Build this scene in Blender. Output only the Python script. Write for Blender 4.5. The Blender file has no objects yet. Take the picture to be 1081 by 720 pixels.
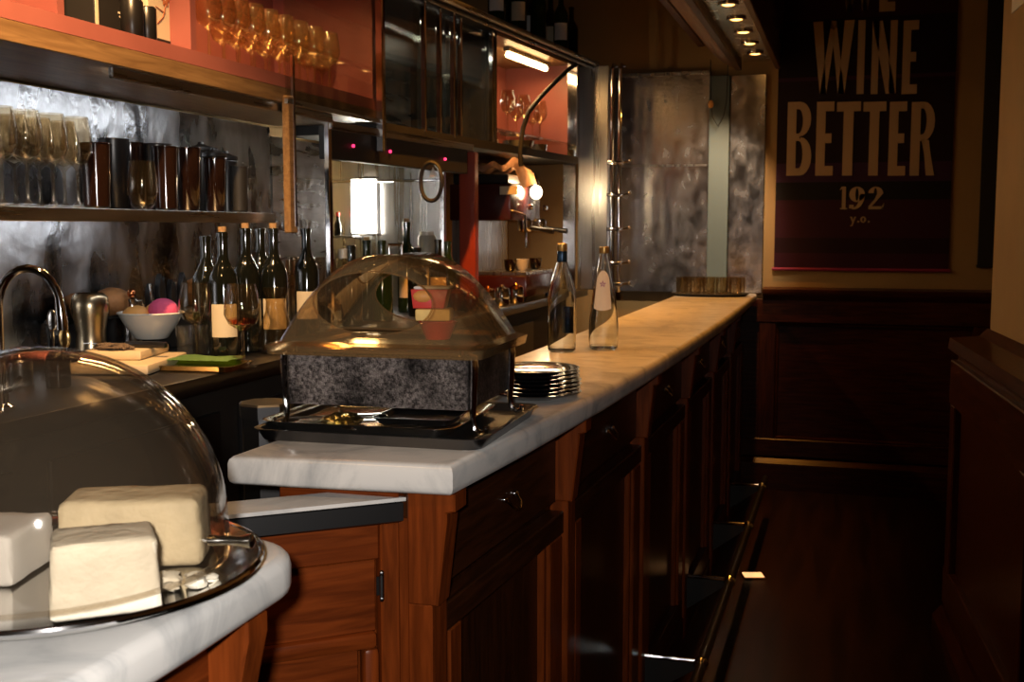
import bpy, bmesh, math, random
from mathutils import Vector, Matrix
random.seed(7)
PI = math.pi
SC = bpy.context.scene
COL = SC.collection

# ------------------------------------------------------------------ camera
FPX = 1190.0
CAM = Vector((0.0, 0.0, 1.46))
PITCH = math.atan(119 / FPX)
YAW = math.atan(358 * math.cos(PITCH) / FPX)
cd = bpy.data.cameras.new('camera'); cam = bpy.data.objects.new('camera', cd); COL.objects.link(cam)
cd.sensor_width = 36.0; cd.lens = 36.0 * FPX / 1081.0; cd.clip_start = 0.02
cam.location = CAM; cam.rotation_euler = (PI / 2 - PITCH, 0, YAW)
cd.dof.use_dof = True; cd.dof.focus_distance = 2.1; cd.dof.aperture_fstop = 13.0
SC.camera = cam

# ------------------------------------------------------------------ world, exposure
w = bpy.data.worlds.new('world'); SC.world = w; w.use_nodes = True
w.node_tree.nodes['Background'].inputs[0].default_value = (0.05, 0.03, 0.018, 1)
w.node_tree.nodes['Background'].inputs[1].default_value = 0.05
SC.view_settings.view_transform = 'Standard'; SC.view_settings.look = 'None'
SC.view_settings.gamma = 1.0; SC.view_settings.exposure = 2.0
SC.view_settings.use_curve_mapping = False
cy = SC.cycles
cy.max_bounces = 10; cy.diffuse_bounces = 3; cy.glossy_bounces = 5; cy.transmission_bounces = 8
cy.transparent_max_bounces = 40; cy.caustics_reflective = False; cy.caustics_refractive = False
cy.sample_clamp_indirect = 3.0; cy.blur_glossy = 0.5

# ------------------------------------------------------------------ lights
WARM = (1.0, 0.37, 0.05)
def light(name, kind, loc, energy, color, parent=None, **kw):
    l = bpy.data.lights.new(name, kind); l.energy = energy; l.color = color
    aim = kw.pop('aim', None)
    for k, v in kw.items(): setattr(l, k, v)
    o = bpy.data.objects.new(name, l); COL.objects.link(o); o.location = loc
    if aim is not None:
        o.rotation_euler = (Vector(aim) - Vector(loc)).to_track_quat('-Z', 'Y').to_euler()
    if parent: o.parent = parent
    return o
# the photographer's flash, just above and left of the lens
light('camera_flash', 'SPOT', (-0.04, -0.02, 1.505), 24.0, (1.0, 0.93, 0.86), aim=(-1.02, 1.60, 1.08),
      shadow_soft_size=0.02, spot_size=math.radians(66), spot_blend=1.0)
# ceiling spots over the working aisle (above the frame)
light('aisle_spot_lamp', 'SPOT', (-1.20, 1.55, 2.75), 60, (1.0, 0.57, 0.24), aim=(-1.65, 2.6, 1.15), shadow_soft_size=0.03, spot_size=math.radians(55), spot_blend=0.7)
light('aisle_spot_lamp', 'SPOT', (-1.15, 3.6, 2.95), 60, WARM, aim=(-1.6, 4.6, 1.2), shadow_soft_size=0.03, spot_size=math.radians(60), spot_blend=0.7)
light('room_fill_spot', 'SPOT', (-1.0, 0.2, 2.95), 8, (1.0, 0.55, 0.20), aim=(-1.05, 1.9, 1.1), shadow_soft_size=0.05, spot_size=math.radians(50), spot_blend=0.8)  # unseen warm fill, added from above for the gate

# ------------------------------------------------------------------ materials
MATS = {}
def nodes_of(name):
    m = bpy.data.materials.new(name); m.use_nodes = True
    MATS[name] = m
    nt = m.node_tree
    return m, nt, nt.nodes, nt.links, nt.nodes['Principled BSDF']
def mat(name, col, rough=0.5, metal=0.0, coat=0.0, spec=0.5, emit=None, es=0.0, var=0.0, vscale=12, bump=0.0, bscale=60, alpha=None):
    m, nt, N, L, b = nodes_of(name)
    b.inputs['Base Color'].default_value = (*col, 1); b.inputs['Roughness'].default_value = rough
    b.inputs['Metallic'].default_value = metal; b.inputs['Coat Weight'].default_value = coat
    b.inputs['Specular IOR Level'].default_value = spec
    if emit: b.inputs['Emission Color'].default_value = (*emit, 1); b.inputs['Emission Strength'].default_value = es
    if var or bump:
        tc = N.new('ShaderNodeTexCoord')
    if var:
        n = N.new('ShaderNodeTexNoise'); n.inputs['Scale'].default_value = vscale; n.inputs['Detail'].default_value = 5
        L.new(tc.outputs['Object'], n.inputs['Vector'])
        r = N.new('ShaderNodeValToRGB')
        r.color_ramp.elements[0].position = 0.3; r.color_ramp.elements[1].position = 0.7
        r.color_ramp.elements[0].color = (*[c * (1 - var) for c in col], 1)
        r.color_ramp.elements[1].color = (*[min(1, c * (1 + var)) for c in col], 1)
        L.new(n.outputs['Fac'], r.inputs['Fac']); L.new(r.outputs['Color'], b.inputs['Base Color'])
    if bump:
        n2 = N.new('ShaderNodeTexNoise'); n2.inputs['Scale'].default_value = bscale; n2.inputs['Detail'].default_value = 3
        L.new(tc.outputs['Object'], n2.inputs['Vector'])
        bp = N.new('ShaderNodeBump'); bp.inputs['Strength'].default_value = bump; bp.inputs['Distance'].default_value = 0.01
        L.new(n2.outputs['Fac'], bp.inputs['Height']); L.new(bp.outputs['Normal'], b.inputs['Normal'])
    return m
def wood(name, c0, c1, rough=0.35, axis='z', scale=17.0):
    m, nt, N, L, b = nodes_of(name)
    tc = N.new('ShaderNodeTexCoord'); mp = N.new('ShaderNodeMapping')
    s = [scale * 4] * 3; s['xyz'.index(axis)] = scale * 0.35
    mp.inputs['Scale'].default_value = s
    L.new(tc.outputs['Object'], mp.inputs['Vector'])
    n = N.new('ShaderNodeTexNoise'); n.inputs['Scale'].default_value = 1.0; n.inputs['Detail'].default_value = 7; n.inputs['Distortion'].default_value = 0.7
    L.new(mp.outputs['Vector'], n.inputs['Vector'])
    r = N.new('ShaderNodeValToRGB'); r.color_ramp.elements[0].position = 0.32; r.color_ramp.elements[1].position = 0.68
    r.color_ramp.elements[0].color = (*c0, 1); r.color_ramp.elements[1].color = (*c1, 1)
    L.new(n.outputs['Fac'], r.inputs['Fac']); L.new(r.outputs['Color'], b.inputs['Base Color'])
    b.inputs['Roughness'].default_value = rough; b.inputs['Specular IOR Level'].default_value = 0.22
    bp = N.new('ShaderNodeBump'); bp.inputs['Strength'].default_value = 0.12; bp.inputs['Distance'].default_value = 0.004
    L.new(n.outputs['Fac'], bp.inputs['Height']); L.new(bp.outputs['Normal'], b.inputs['Normal'])
    return m
def marble(name):
    m, nt, N, L, b = nodes_of(name)
    tc = N.new('ShaderNodeTexCoord')
    n = N.new('ShaderNodeTexNoise'); n.inputs['Scale'].default_value = 5.5; n.inputs['Detail'].default_value = 9; n.inputs['Roughness'].default_value = 0.62; n.inputs['Distortion'].default_value = 1.6
    L.new(tc.outputs['Object'], n.inputs['Vector'])
    r = N.new('ShaderNodeValToRGB'); e = r.color_ramp.elements
    e[0].position = 0.30; e[0].color = (0.36, 0.37, 0.38, 1); e[1].position = 0.56; e[1].color = (0.72, 0.71, 0.69, 1)
    x = e.new(0.46); x.color = (0.60, 0.60, 0.59, 1)
    L.new(n.outputs['Fac'], r.inputs['Fac']); L.new(r.outputs['Color'], b.inputs['Base Color'])
    b.inputs['Roughness'].default_value = 0.28
    return m
def steel(name, col=(0.55, 0.55, 0.56), r0=0.18, r1=0.45, streak=(3, 3, 18), bump=0.25, bs=1.0, cvar=0.35):
    m, nt, N, L, b = nodes_of(name)
    b.inputs['Metallic'].default_value = 1.0
    tc = N.new('ShaderNodeTexCoord'); mp = N.new('ShaderNodeMapping'); mp.inputs['Scale'].default_value = streak
    L.new(tc.outputs['Object'], mp.inputs['Vector'])
    n = N.new('ShaderNodeTexNoise'); n.inputs['Scale'].default_value = 1.6; n.inputs['Detail'].default_value = 8; n.inputs['Distortion'].default_value = 0.3
    L.new(mp.outputs['Vector'], n.inputs['Vector'])
    mr = N.new('ShaderNodeMapRange'); mr.inputs['From Min'].default_value = 0.3; mr.inputs['From Max'].default_value = 0.7
    mr.inputs['To Min'].default_value = r0; mr.inputs['To Max'].default_value = r1
    L.new(n.outputs['Fac'], mr.inputs['Value']); L.new(mr.outputs['Result'], b.inputs['Roughness'])
    r = N.new('ShaderNodeValToRGB')
    r.color_ramp.elements[0].position = 0.3; r.color_ramp.elements[1].position = 0.7
    r.color_ramp.elements[0].color = (*[c * (1 - cvar) for c in col], 1); r.color_ramp.elements[1].color = (*[min(1, c * (1 + cvar)) for c in col], 1)
    L.new(n.outputs['Fac'], r.inputs['Fac']); L.new(r.outputs['Color'], b.inputs['Base Color'])
    if bump:
        n2 = N.new('ShaderNodeTexNoise'); n2.inputs['Scale'].default_value = 9 * bs; n2.inputs['Detail'].default_value = 4
        L.new(tc.outputs['Object'], n2.inputs['Vector'])
        bp = N.new('ShaderNodeBump'); bp.inputs['Strength'].default_value = bump; bp.inputs['Distance'].default_value = 0.02
        L.new(n2.outputs['Fac'], bp.inputs['Height']); L.new(bp.outputs['Normal'], b.inputs['Normal'])
    return m
def glass(name, tint=(0.96, 0.97, 0.96), ior=1.45, rough=0.03, haze=0.0, hcol=(0.8, 0.8, 0.8)):
    m = bpy.data.materials.new(name); m.use_nodes = True; MATS[name] = m
    nt = m.node_tree; N, L = nt.nodes, nt.links
    N.remove(N['Principled BSDF'])
    out = N['Material Output']
    t = N.new('ShaderNodeBsdfTransparent'); t.inputs[0].default_value = (*tint, 1)
    g = N.new('ShaderNodeBsdfGlossy'); g.inputs['Roughness'].default_value = rough
    f0 = ((ior - 1) / (ior + 1)) ** 2
    lw = N.new('ShaderNodeLayerWeight'); lw.inputs['Blend'].default_value = 0.5
    pw = N.new('ShaderNodeMath'); pw.operation = 'POWER'; pw.inputs[1].default_value = 3.2; L.new(lw.outputs['Facing'], pw.inputs[0])
    f = N.new('ShaderNodeMapRange'); f.inputs['To Min'].default_value = f0; f.inputs['To Max'].default_value = 0.85; L.new(pw.outputs[0], f.inputs['Value'])
    mx = N.new('ShaderNodeMixShader'); L.new(f.outputs[0], mx.inputs[0])
    src = t.outputs[0]
    if haze:
        d = N.new('ShaderNodeBsdfDiffuse'); d.inputs[0].default_value = (*hcol, 1)
        hz = N.new('ShaderNodeMixShader'); hz.inputs[0].default_value = haze
        L.new(t.outputs[0], hz.inputs[1]); L.new(d.outputs[0], hz.inputs[2]); src = hz.outputs[0]
    L.new(src, mx.inputs[1]); L.new(g.outputs[0], mx.inputs[2]); L.new(mx.outputs[0], out.inputs[0])
    return m

M_marble = marble('white_marble')
M_wood = wood('bar_wood', (0.10, 0.020, 0.0035), (0.21, 0.042, 0.007), 0.33, 'z')
M_woodh = wood('bar_wood_across', (0.085, 0.016, 0.003), (0.20, 0.040, 0.007), 0.33, 'x')
M_woody = wood('bar_wood_along', (0.085, 0.016, 0.003), (0.20, 0.040, 0.007), 0.33, 'y')
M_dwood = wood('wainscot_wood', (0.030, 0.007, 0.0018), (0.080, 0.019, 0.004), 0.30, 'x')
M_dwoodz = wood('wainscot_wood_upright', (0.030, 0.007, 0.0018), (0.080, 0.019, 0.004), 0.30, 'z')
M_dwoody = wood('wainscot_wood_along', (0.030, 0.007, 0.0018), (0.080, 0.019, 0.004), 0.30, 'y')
M_pwood = wood('dark_panel_wood', (0.020, 0.006, 0.002), (0.050, 0.014, 0.004), 0.30, 'z')
M_pwoody = wood('dark_panel_wood_along', (0.022, 0.007, 0.0025), (0.055, 0.016, 0.005), 0.30, 'y')
M_gwood = wood('golden_edge_wood', (0.20, 0.11, 0.045), (0.34, 0.20, 0.085), 0.35, 'y')
M_floor = wood('dark_floor', (0.014, 0.006, 0.003), (0.032, 0.013, 0.005), 0.32, 'y', 4)
M_tan = mat('tan_plaster', (0.40, 0.26, 0.11), 0.75, var=0.10, vscale=3, bump=0.05, bscale=90)
M_ceil = mat('ceiling_plaster', (0.16, 0.10, 0.055), 0.9)
M_steel = steel('cloudy_steel')
M_splash = steel('streaked_splash_steel', (0.46, 0.48, 0.52), 0.16, 0.46, (7, 7, 3.0), 0.22, 1.8, 0.5)
M_mirror = steel('scuffed_mirror_steel', (0.60, 0.59, 0.60), 0.15, 0.30, (11, 11, 7), 0.03, 7.0, 0.12)
M_brush = steel('brushed_steel', (0.52, 0.51, 0.49), 0.24, 0.34, (30, 30, 1), 0.0, 1.0, 0.10)
M_brushy = steel('brushed_steel_along', (0.50, 0.49, 0.47), 0.24, 0.36, (30, 1.5, 30), 0.0, 1.0, 0.10)
M_chrome = mat('chrome', (0.82, 0.82, 0.84), 0.08, 1.0)
M_dsteel = mat('dull_dark_steel', (0.16, 0.16, 0.165), 0.32, 1.0)
M_silver = mat('silver_plate', (0.72, 0.70, 0.66), 0.14, 1.0)
M_copper = mat('copper', (0.55, 0.20, 0.08), 0.18, 1.0)
M_brass = mat('brushed_brass_steel', (0.50, 0.40, 0.26), 0.27, 1.0)
M_red = mat('orange_red_paint', (0.31, 0.098, 0.080), 0.42, var=0.12, vscale=5)
M_redpost = mat('red_lacquer', (0.33, 0.045, 0.018), 0.4, var=0.12, vscale=9)
M_black = mat('black_plastic', (0.010, 0.009, 0.009), 0.32)
M_blackm = mat('black_matt', (0.012, 0.011, 0.010), 0.6)
M_blackg = mat('black_glaze', (0.008, 0.008, 0.009), 0.10, coat=0.4)
M_bottle = mat('dark_bottle_glass', (0.006, 0.007, 0.005), 0.06, coat=0.5)
M_greenb = mat('green_bottle_glass', (0.012, 0.026, 0.008), 0.07, coat=0.4)
M_brown = mat('smoky_brown_cup', (0.014, 0.006, 0.004), 0.10, coat=0.4)
M_cork = mat('cork', (0.42, 0.25, 0.11), 0.8, var=0.25, vscale=120)
M_label = mat('cream_label_paper', (0.70, 0.60, 0.42), 0.7)
M_white = mat('white_ceramic', (0.78, 0.75, 0.68), 0.25)
M_paper = mat('white_paper', (0.82, 0.80, 0.76), 0.8)
M_cheese = mat('pale_cheese', (0.86, 0.79, 0.64), 0.55, var=0.06, vscale=28, bump=0.25, bscale=70)
M_cheese2 = mat('rind_cheese', (0.80, 0.67, 0.44), 0.6, var=0.14, vscale=20, bump=0.3, bscale=60)
M_board = mat('ivory_cutting_board', (0.66, 0.52, 0.32), 0.45)
M_pink = mat('pink_sponge', (0.80, 0.11, 0.26), 0.7, bump=0.25, bscale=120)
M_orange = mat('orange_peel', (0.85, 0.42, 0.12), 0.5, bump=0.2, bscale=150)
M_bread = mat('bread_crust', (0.42, 0.19, 0.07), 0.7, var=0.35, vscale=18, bump=0.4, bscale=40)
M_herb = mat('grey_brown_crumbs', (0.16, 0.11, 0.07), 0.9, var=0.5, vscale=140, bump=0.9, bscale=160)
M_green = mat('green_cloth', (0.22, 0.40, 0.12), 0.8, bump=0.15, bscale=200)
M_foil = mat('gold_foil', (0.80, 0.66, 0.30), 0.22, 1.0, bump=0.5, bscale=70)
M_gold = mat('gold_tray', (0.60, 0.40, 0.16), 0.22, 1.0)
M_cloth = mat('peach_cloth', (0.85, 0.55, 0.34), 0.85, bump=0.15, bscale=60)
M_machine = mat('maroon_enamel', (0.045, 0.008, 0.006), 0.25, coat=0.3)
M_cred = mat('red_packaging', (0.62, 0.05, 0.04), 0.4)
M_cyel = mat('yellow_cake', (0.85, 0.58, 0.20), 0.7, var=0.15, vscale=40)
M_corg = mat('orange_pastry', (0.75, 0.34, 0.09), 0.6, var=0.2, vscale=30)
M_capblue = mat('blue_neck_foil', (0.02, 0.05, 0.10), 0.25, 0.6)
M_capgold = mat('gold_cap', (0.62, 0.40, 0.14), 0.3, 0.8)
M_purple = mat('purple_print', (0.30, 0.06, 0.32), 0.6)
M_bannerletter = mat('banner_cream_print', (0.52, 0.36, 0.21), 0.75)
M_glass = glass('clear_glass', (0.95, 0.955, 0.945), 1.5, 0.04, 0.012, (0.9, 0.88, 0.8))
M_glassw = glass('warm_clear_glass', (0.92, 0.87, 0.78), 1.6, 0.05, 0.003, (0.9, 0.75, 0.5))
M_pane = glass('pane_glass', (0.93, 0.95, 0.93), 1.5, 0.03)
M_dome = glass('hazy_dome_acrylic', (0.93, 0.91, 0.88), 1.42, 0.045, 0.013, (0.62, 0.48, 0.34))
M_lid = glass('smoky_amber_acrylic', (0.80, 0.66, 0.46), 1.40, 0.06, 0.16, (0.50, 0.34, 0.17))
M_litglass = glass('amber_lit_glass', (0.92, 0.84, 0.70), 1.9, 0.07, 0.05, (0.95, 0.72, 0.38))  # golden lamp glow put into the glass as warm haze and stronger reflection
M_rglass = mat('solid_clear_glass', (0.96, 0.98, 0.97), 0.0); M_rglass.node_tree.nodes['Principled BSDF'].inputs['Transmission Weight'].default_value = 1.0; M_rglass.node_tree.nodes['Principled BSDF'].inputs['IOR'].default_value = 1.45
M_rose = glass('rose_wine', (0.90, 0.40, 0.20), 1.33, 0.02)
M_led = mat('red_led', (0.5, 0, 0.02), 0.4, emit=(1.0, 0.03, 0.12), es=0.7)
M_tube = mat('warm_lamp_tube', (1, 0.8, 0.5), 0.4, emit=(1.0, 0.62, 0.26), es=4)
M_whiteglow = mat('white_glow', (1, 1, 0.95), 0.4, emit=(1.0, 0.95, 0.82), es=1.6)
M_bulb = mat('hood_bulb', (1, 0.8, 0.5), 0.4, emit=(1.0, 0.46, 0.11), es=1.6)
def frosty(name):
    m, nt, N, L, b = nodes_of(name)
    b.inputs['Metallic'].default_value = 0.9; b.inputs['Roughness'].default_value = 0.32
    tc = N.new('ShaderNodeTexCoord'); v = N.new('ShaderNodeTexNoise'); v.inputs['Scale'].default_value = 170; v.inputs['Detail'].default_value = 8; v.inputs['Roughness'].default_value = 0.7
    L.new(tc.outputs['Object'], v.inputs['Vector'])
    bp = N.new('ShaderNodeBump'); bp.inputs['Strength'].default_value = 1.0; bp.inputs['Distance'].default_value = 0.004
    L.new(v.outputs['Fac'], bp.inputs['Height']); L.new(bp.outputs['Normal'], b.inputs['Normal'])
    n = N.new('ShaderNodeTexNoise'); n.inputs['Scale'].default_value = 13; n.inputs['Detail'].default_value = 4
    L.new(tc.outputs['Object'], n.inputs['Vector'])
    r1 = N.new('ShaderNodeValToRGB'); r1.color_ramp.elements[0].position = 0.40; r1.color_ramp.elements[1].position = 0.72  # sparkle of the wet beads painted in as pale specks
    r1.color_ramp.elements[0].color = (0.05, 0.045, 0.045, 1); r1.color_ramp.elements[1].color = (0.50, 0.47, 0.46, 1)
    L.new(v.outputs['Fac'], r1.inputs['Fac'])
    r = N.new('ShaderNodeValToRGB'); r.color_ramp.elements[0].position = 0.36; r.color_ramp.elements[1].position = 0.62
    r.color_ramp.elements[0].color = (0.15, 0.14, 0.14, 1); r.color_ramp.elements[1].color = (1.0, 0.95, 0.94, 1)
    L.new(n.outputs['Fac'], r.inputs['Fac'])
    mx = N.new('ShaderNodeMix'); mx.data_type = 'RGBA'; mx.blend_type = 'MULTIPLY'; mx.inputs[0].default_value = 1.0
    L.new(r1.outputs['Color'], mx.inputs[6]); L.new(r.outputs['Color'], mx.inputs[7]); L.new(mx.outputs[2], b.inputs['Base Color'])
    return m
M_frost = frosty('beaded_wet_sparkle_steel')

# ------------------------------------------------------------------ mesh helpers
class MB:
    def __init__(s): s.bm = bmesh.new()
    def _xf(s, vs, rot, c):
        if rot is None: R = Matrix.Identity(3)
        elif isinstance(rot, (int, float)): R = Matrix.Rotation(rot, 3, 'Z')
        else: R = rot
        c = Vector(c)
        for v in vs: v.co = R @ v.co + c
    def box(s, c, d, rot=None, bev=0.0, seg=1):
        r = bmesh.ops.create_cube(s.bm, size=1.0); vs = r['verts']
        for v in vs: v.co = Vector((v.co.x * d[0], v.co.y * d[1], v.co.z * d[2]))
        if bev:
            es = list({e for v in vs for e in v.link_edges})
            q = bmesh.ops.bevel(s.bm, geom=es, offset=bev, segments=seg, affect='EDGES', profile=0.5)
            vs = list({v for f in q['faces'] for v in f.verts} | {v for v in vs if v.is_valid})
        s._xf(vs, rot, c); return s
    def lathe(s, prof, c=(0, 0, 0), seg=24, rot=None, a0=0.0, a1=2 * PI):
        full = abs(a1 - a0 - 2 * PI) < 1e-6
        n = seg if full else seg + 1
        rings = []
        for (r, z) in prof:
            if r < 1e-6: rings.append([s.bm.verts.new((0, 0, z))])
            else: rings.append([s.bm.verts.new((r * math.cos(a0 + (a1 - a0) * k / seg), r * math.sin(a0 + (a1 - a0) * k / seg), z)) for k in range(n)])
        for A, B in zip(rings, rings[1:]):
            for k in range(seg):
                k2 = (k + 1) % n
                if len(A) == 1 and len(B) == 1: continue
                if len(A) == 1: f = (A[0], B[k], B[k2])
                elif len(B) == 1: f = (A[k], A[k2], B[0])
                else: f = (A[k], A[k2], B[k2], B[k])
                try: s.bm.faces.new(f[::-1])
                except ValueError: pass
        s._xf([v for r in rings for v in r], rot, c); return s
    def tube(s, pts, r, seg=10, closed=False):
        pts = [Vector(p) for p in pts]; n = len(pts)
        rr = r if isinstance(r, (list, tuple)) else [r] * n
        prev = None; rings = []
        for i, p in enumerate(pts):
            a = pts[i - 1] if (i > 0 or closed) else p
            b = pts[(i + 1) % n] if (i < n - 1 or closed) else p
            t = (b - a).normalized()
            if prev is None:
                up = Vector((0, 0, 1)) if abs(t.z) < 0.9 else Vector((1, 0, 0))
                x = t.cross(up).normalized()
            else:
                x = (prev - t * prev.dot(t)).normalized()
            y = t.cross(x); prev = x
            rings.append([s.bm.verts.new(p + rr[i] * (x * math.cos(2 * PI * k / seg) + y * math.sin(2 * PI * k / seg))) for k in range(seg)])
        prs = list(zip(rings, rings[1:])) + ([(rings[-1], rings[0])] if closed else [])
        for A, B in prs:
            for k in range(seg): s.bm.faces.new((A[k], A[(k + 1) % seg], B[(k + 1) % seg], B[k]))
        if not closed:
            s.bm.faces.new(rings[0][::-1]); s.bm.faces.new(rings[-1])
        return s
    def prism(s, poly, a0, a1, axis='z', bev=0.0, seg=2, rot=None, c=(0, 0, 0)):
        def P(u, v, h):
            return {'z': (u, v, h), 'y': (u, h, v), 'x': (h, u, v)}[axis]
        A = [s.bm.verts.new(P(u, v, a0)) for u, v in poly]; B = [s.bm.verts.new(P(u, v, a1)) for u, v in poly]
        n = len(poly); fs = [s.bm.faces.new(A[::-1]), s.bm.faces.new(B)]
        for k in range(n): fs.append(s.bm.faces.new((A[k], A[(k + 1) % n], B[(k + 1) % n], B[k])))
        bmesh.ops.recalc_face_normals(s.bm, faces=fs)
        vs = A + B
        if bev:
            es = list({e for e in fs[0].edges} | {e for e in fs[1].edges})
            q = bmesh.ops.bevel(s.bm, geom=es, offset=bev, segments=seg, affect='EDGES', profile=0.5)
            vs = list({v for f in q['faces'] for v in f.verts} | {v for v in vs if v.is_valid})
        s._xf(vs, rot, c); return s
    def ell(s, c, r, u=16, v=10, rot=None, lump=0.0, seed=0):
        q = bmesh.ops.create_uvsphere(s.bm, u_segments=u, v_segments=v, radius=1.0)
        rnd = random.Random(seed)
        for x in q['verts']:
            k = 1 + lump * (rnd.random() - 0.5)
            x.co = Vector((x.co.x * r[0] * k, x.co.y * r[1] * k, x.co.z * r[2] * k))
        s._xf(q['verts'], rot, c); return s
    def grid(s, fn, nu, nv):
        V = [[s.bm.verts.new(fn(i / nu, j / nv)) for j in range(nv + 1)] for i in range(nu + 1)]
        for i in range(nu):
            for j in range(nv): s.bm.faces.new((V[i][j], V[i + 1][j], V[i + 1][j + 1], V[i][j + 1]))
        return s
    def mesh(s, name, m, ang=35):
        me = bpy.data.meshes.new(name)
        bmesh.ops.recalc_face_normals(s.bm, faces=s.bm.faces[:])
        for f in s.bm.faces: f.smooth = True
        s.bm.to_mesh(me); s.bm.free()
        me.set_sharp_from_angle(angle=math.radians(ang))
        me.materials.append(m)
        return me
    def build(s, name, m, parent=None, loc=None, rotz=0.0, ang=35):
        o = bpy.data.objects.new(name, s.mesh(name, m, ang)); COL.objects.link(o)
        if loc is not None: o.location = loc
        o.rotation_euler.z = rotz
        if parent: o.parent = parent
        return o
def tag(o, label=None, cat=None, group=None, kind=None):
    if label: o['label'] = label
    if cat: o['category'] = cat
    if group: o['group'] = group
    if kind: o['kind'] = kind
    return o
def thing(name, label, cat, loc=(0, 0, 0), rotz=0.0, group=None):
    o = bpy.data.objects.new(name, None); COL.objects.link(o); o.empty_display_size = 0.05
    o.location = loc; o.rotation_euler.z = rotz
    return tag(o, label, cat, group)
def dup(root, loc, rotz=0.0, label=None, group=None, scale=None):
    r = root.copy(); COL.objects.link(r); r.location = loc; r.rotation_euler.z = rotz
    if scale: r.scale = scale
    if label: r['label'] = label
    if group: r['group'] = group
    for ch in list(root.children):
        c = ch.copy(); COL.objects.link(c); c.parent = r
        for g in list(ch.children):
            d = g.copy(); COL.objects.link(d); d.parent = c
    return r
def struct(o): o['kind'] = 'structure'; return o
# a ray through a photograph pixel, met with a real plane: used to read off where things stand
_F = Vector((-math.sin(YAW) * math.cos(PITCH), math.cos(YAW) * math.cos(PITCH), -math.sin(PITCH)))
_R = Vector((math.cos(YAW), math.sin(YAW), 0)); _U = _R.cross(_F)
def W(px, py, x=None, y=None, z=None):
    d = _F + _R * ((px - 540.5) / FPX) + _U * ((360 - py) / FPX)
    t = x / d.x if x is not None else (y / d.y if y is not None else (z - CAM.z) / d.z)
    return CAM + d * t
def PX(px, x, z):
    # the point on the line (x, *, z) that stands over picture column px
    lo, hi = 0.3, 12.0
    for _ in range(50):
        m = (lo + hi) / 2; q = Vector((x, m, z)) - CAM
        u = 540.5 + FPX * q.dot(_R) / q.dot(_F)
        if u < px: lo = m
        else: hi = m
    return Vector((x, m, z))
ORD = ['first', 'second', 'third', 'fourth', 'fifth', 'sixth', 'seventh', 'eighth', 'ninth', 'tenth', 'eleventh', 'twelfth']

# ================================================================== THE SETTING
struct(MB().box((-0.6, 2.5, -0.05), (4.4, 8.6, 0.1)).build('floor', M_floor))
struct(MB().box((-0.6, 2.5, 3.35), (4.4, 8.6, 0.1)).build('ceiling', M_ceil))
struct(MB().box((-2.35, 2.5, 1.65), (0.1, 8.2, 3.3)).build('wall_left', M_tan))
wall_end = struct(MB().box((-0.6, 6.5, 1.65), (4.4, 0.1, 3.3)).build('wall_end', M_tan))
struct(MB().box((-0.6, -1.75, 1.65), (4.4, 0.1, 3.3)).build('wall_back', M_tan))
struct(MB().box((1.5, 2.5, 1.65), (0.1, 8.4, 3.3)).build('wall_right', M_tan))
# wainscot of the end wall
YE = 6.45
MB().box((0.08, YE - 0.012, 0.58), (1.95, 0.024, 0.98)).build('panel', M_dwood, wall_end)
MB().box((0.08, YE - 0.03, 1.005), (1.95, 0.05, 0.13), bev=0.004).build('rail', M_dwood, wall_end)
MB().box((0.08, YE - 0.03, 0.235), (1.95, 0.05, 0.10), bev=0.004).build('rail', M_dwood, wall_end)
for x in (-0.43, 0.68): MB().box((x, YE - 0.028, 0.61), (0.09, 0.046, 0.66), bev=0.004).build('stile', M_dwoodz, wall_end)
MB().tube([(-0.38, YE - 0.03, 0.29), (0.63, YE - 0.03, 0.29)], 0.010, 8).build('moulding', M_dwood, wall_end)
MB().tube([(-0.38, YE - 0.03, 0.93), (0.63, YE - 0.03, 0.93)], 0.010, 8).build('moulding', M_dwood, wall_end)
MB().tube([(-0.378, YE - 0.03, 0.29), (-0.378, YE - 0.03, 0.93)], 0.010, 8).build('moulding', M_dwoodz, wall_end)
struct(MB().prism([(YE, 1.06), (YE - 0.05, 1.06), (YE - 0.075, 1.085), (YE - 0.085, 1.10), (YE - 0.085, 1.125), (YE, 1.135)], -0.46, 1.05, 'x').build('trim_1', M_dwood))
struct(MB().prism([(YE, 0.0), (YE - 0.085, 0.0), (YE - 0.085, 0.15), (YE - 0.06, 0.175), (YE, 0.185)], -0.62, 1.05, 'x').build('baseboard_end', M_dwood))
# right-hand pier with its own wainscot
AP = math.atan2(0.068, 0.998)   # turned a little from the bar's direction
pier = struct(MB().box((0.55, -2.35, 1.65), (0.95, 4.7, 3.3)).build('wall_pier', M_tan, loc=(0.345, 3.735, 0), rotz=AP))
L = 4.7
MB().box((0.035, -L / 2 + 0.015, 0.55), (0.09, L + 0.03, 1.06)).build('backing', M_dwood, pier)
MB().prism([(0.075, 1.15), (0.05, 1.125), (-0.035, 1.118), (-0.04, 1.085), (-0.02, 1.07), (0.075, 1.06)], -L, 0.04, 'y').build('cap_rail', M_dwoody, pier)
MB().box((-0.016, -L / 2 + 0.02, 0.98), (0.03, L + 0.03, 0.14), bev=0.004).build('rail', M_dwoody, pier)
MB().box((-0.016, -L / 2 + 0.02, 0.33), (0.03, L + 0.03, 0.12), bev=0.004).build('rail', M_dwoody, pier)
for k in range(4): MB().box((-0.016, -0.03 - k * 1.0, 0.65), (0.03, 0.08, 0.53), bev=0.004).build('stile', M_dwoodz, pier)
struct(MB().prism([(0.05, 0.0), (-0.055, 0.0), (-0.055, 0.22), (-0.03, 0.25), (0.05, 0.25)], -L, 0.05, 'y').build('baseboard_right', M_dwoody, loc=(0.345, 3.735, 0), rotz=AP))

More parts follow.
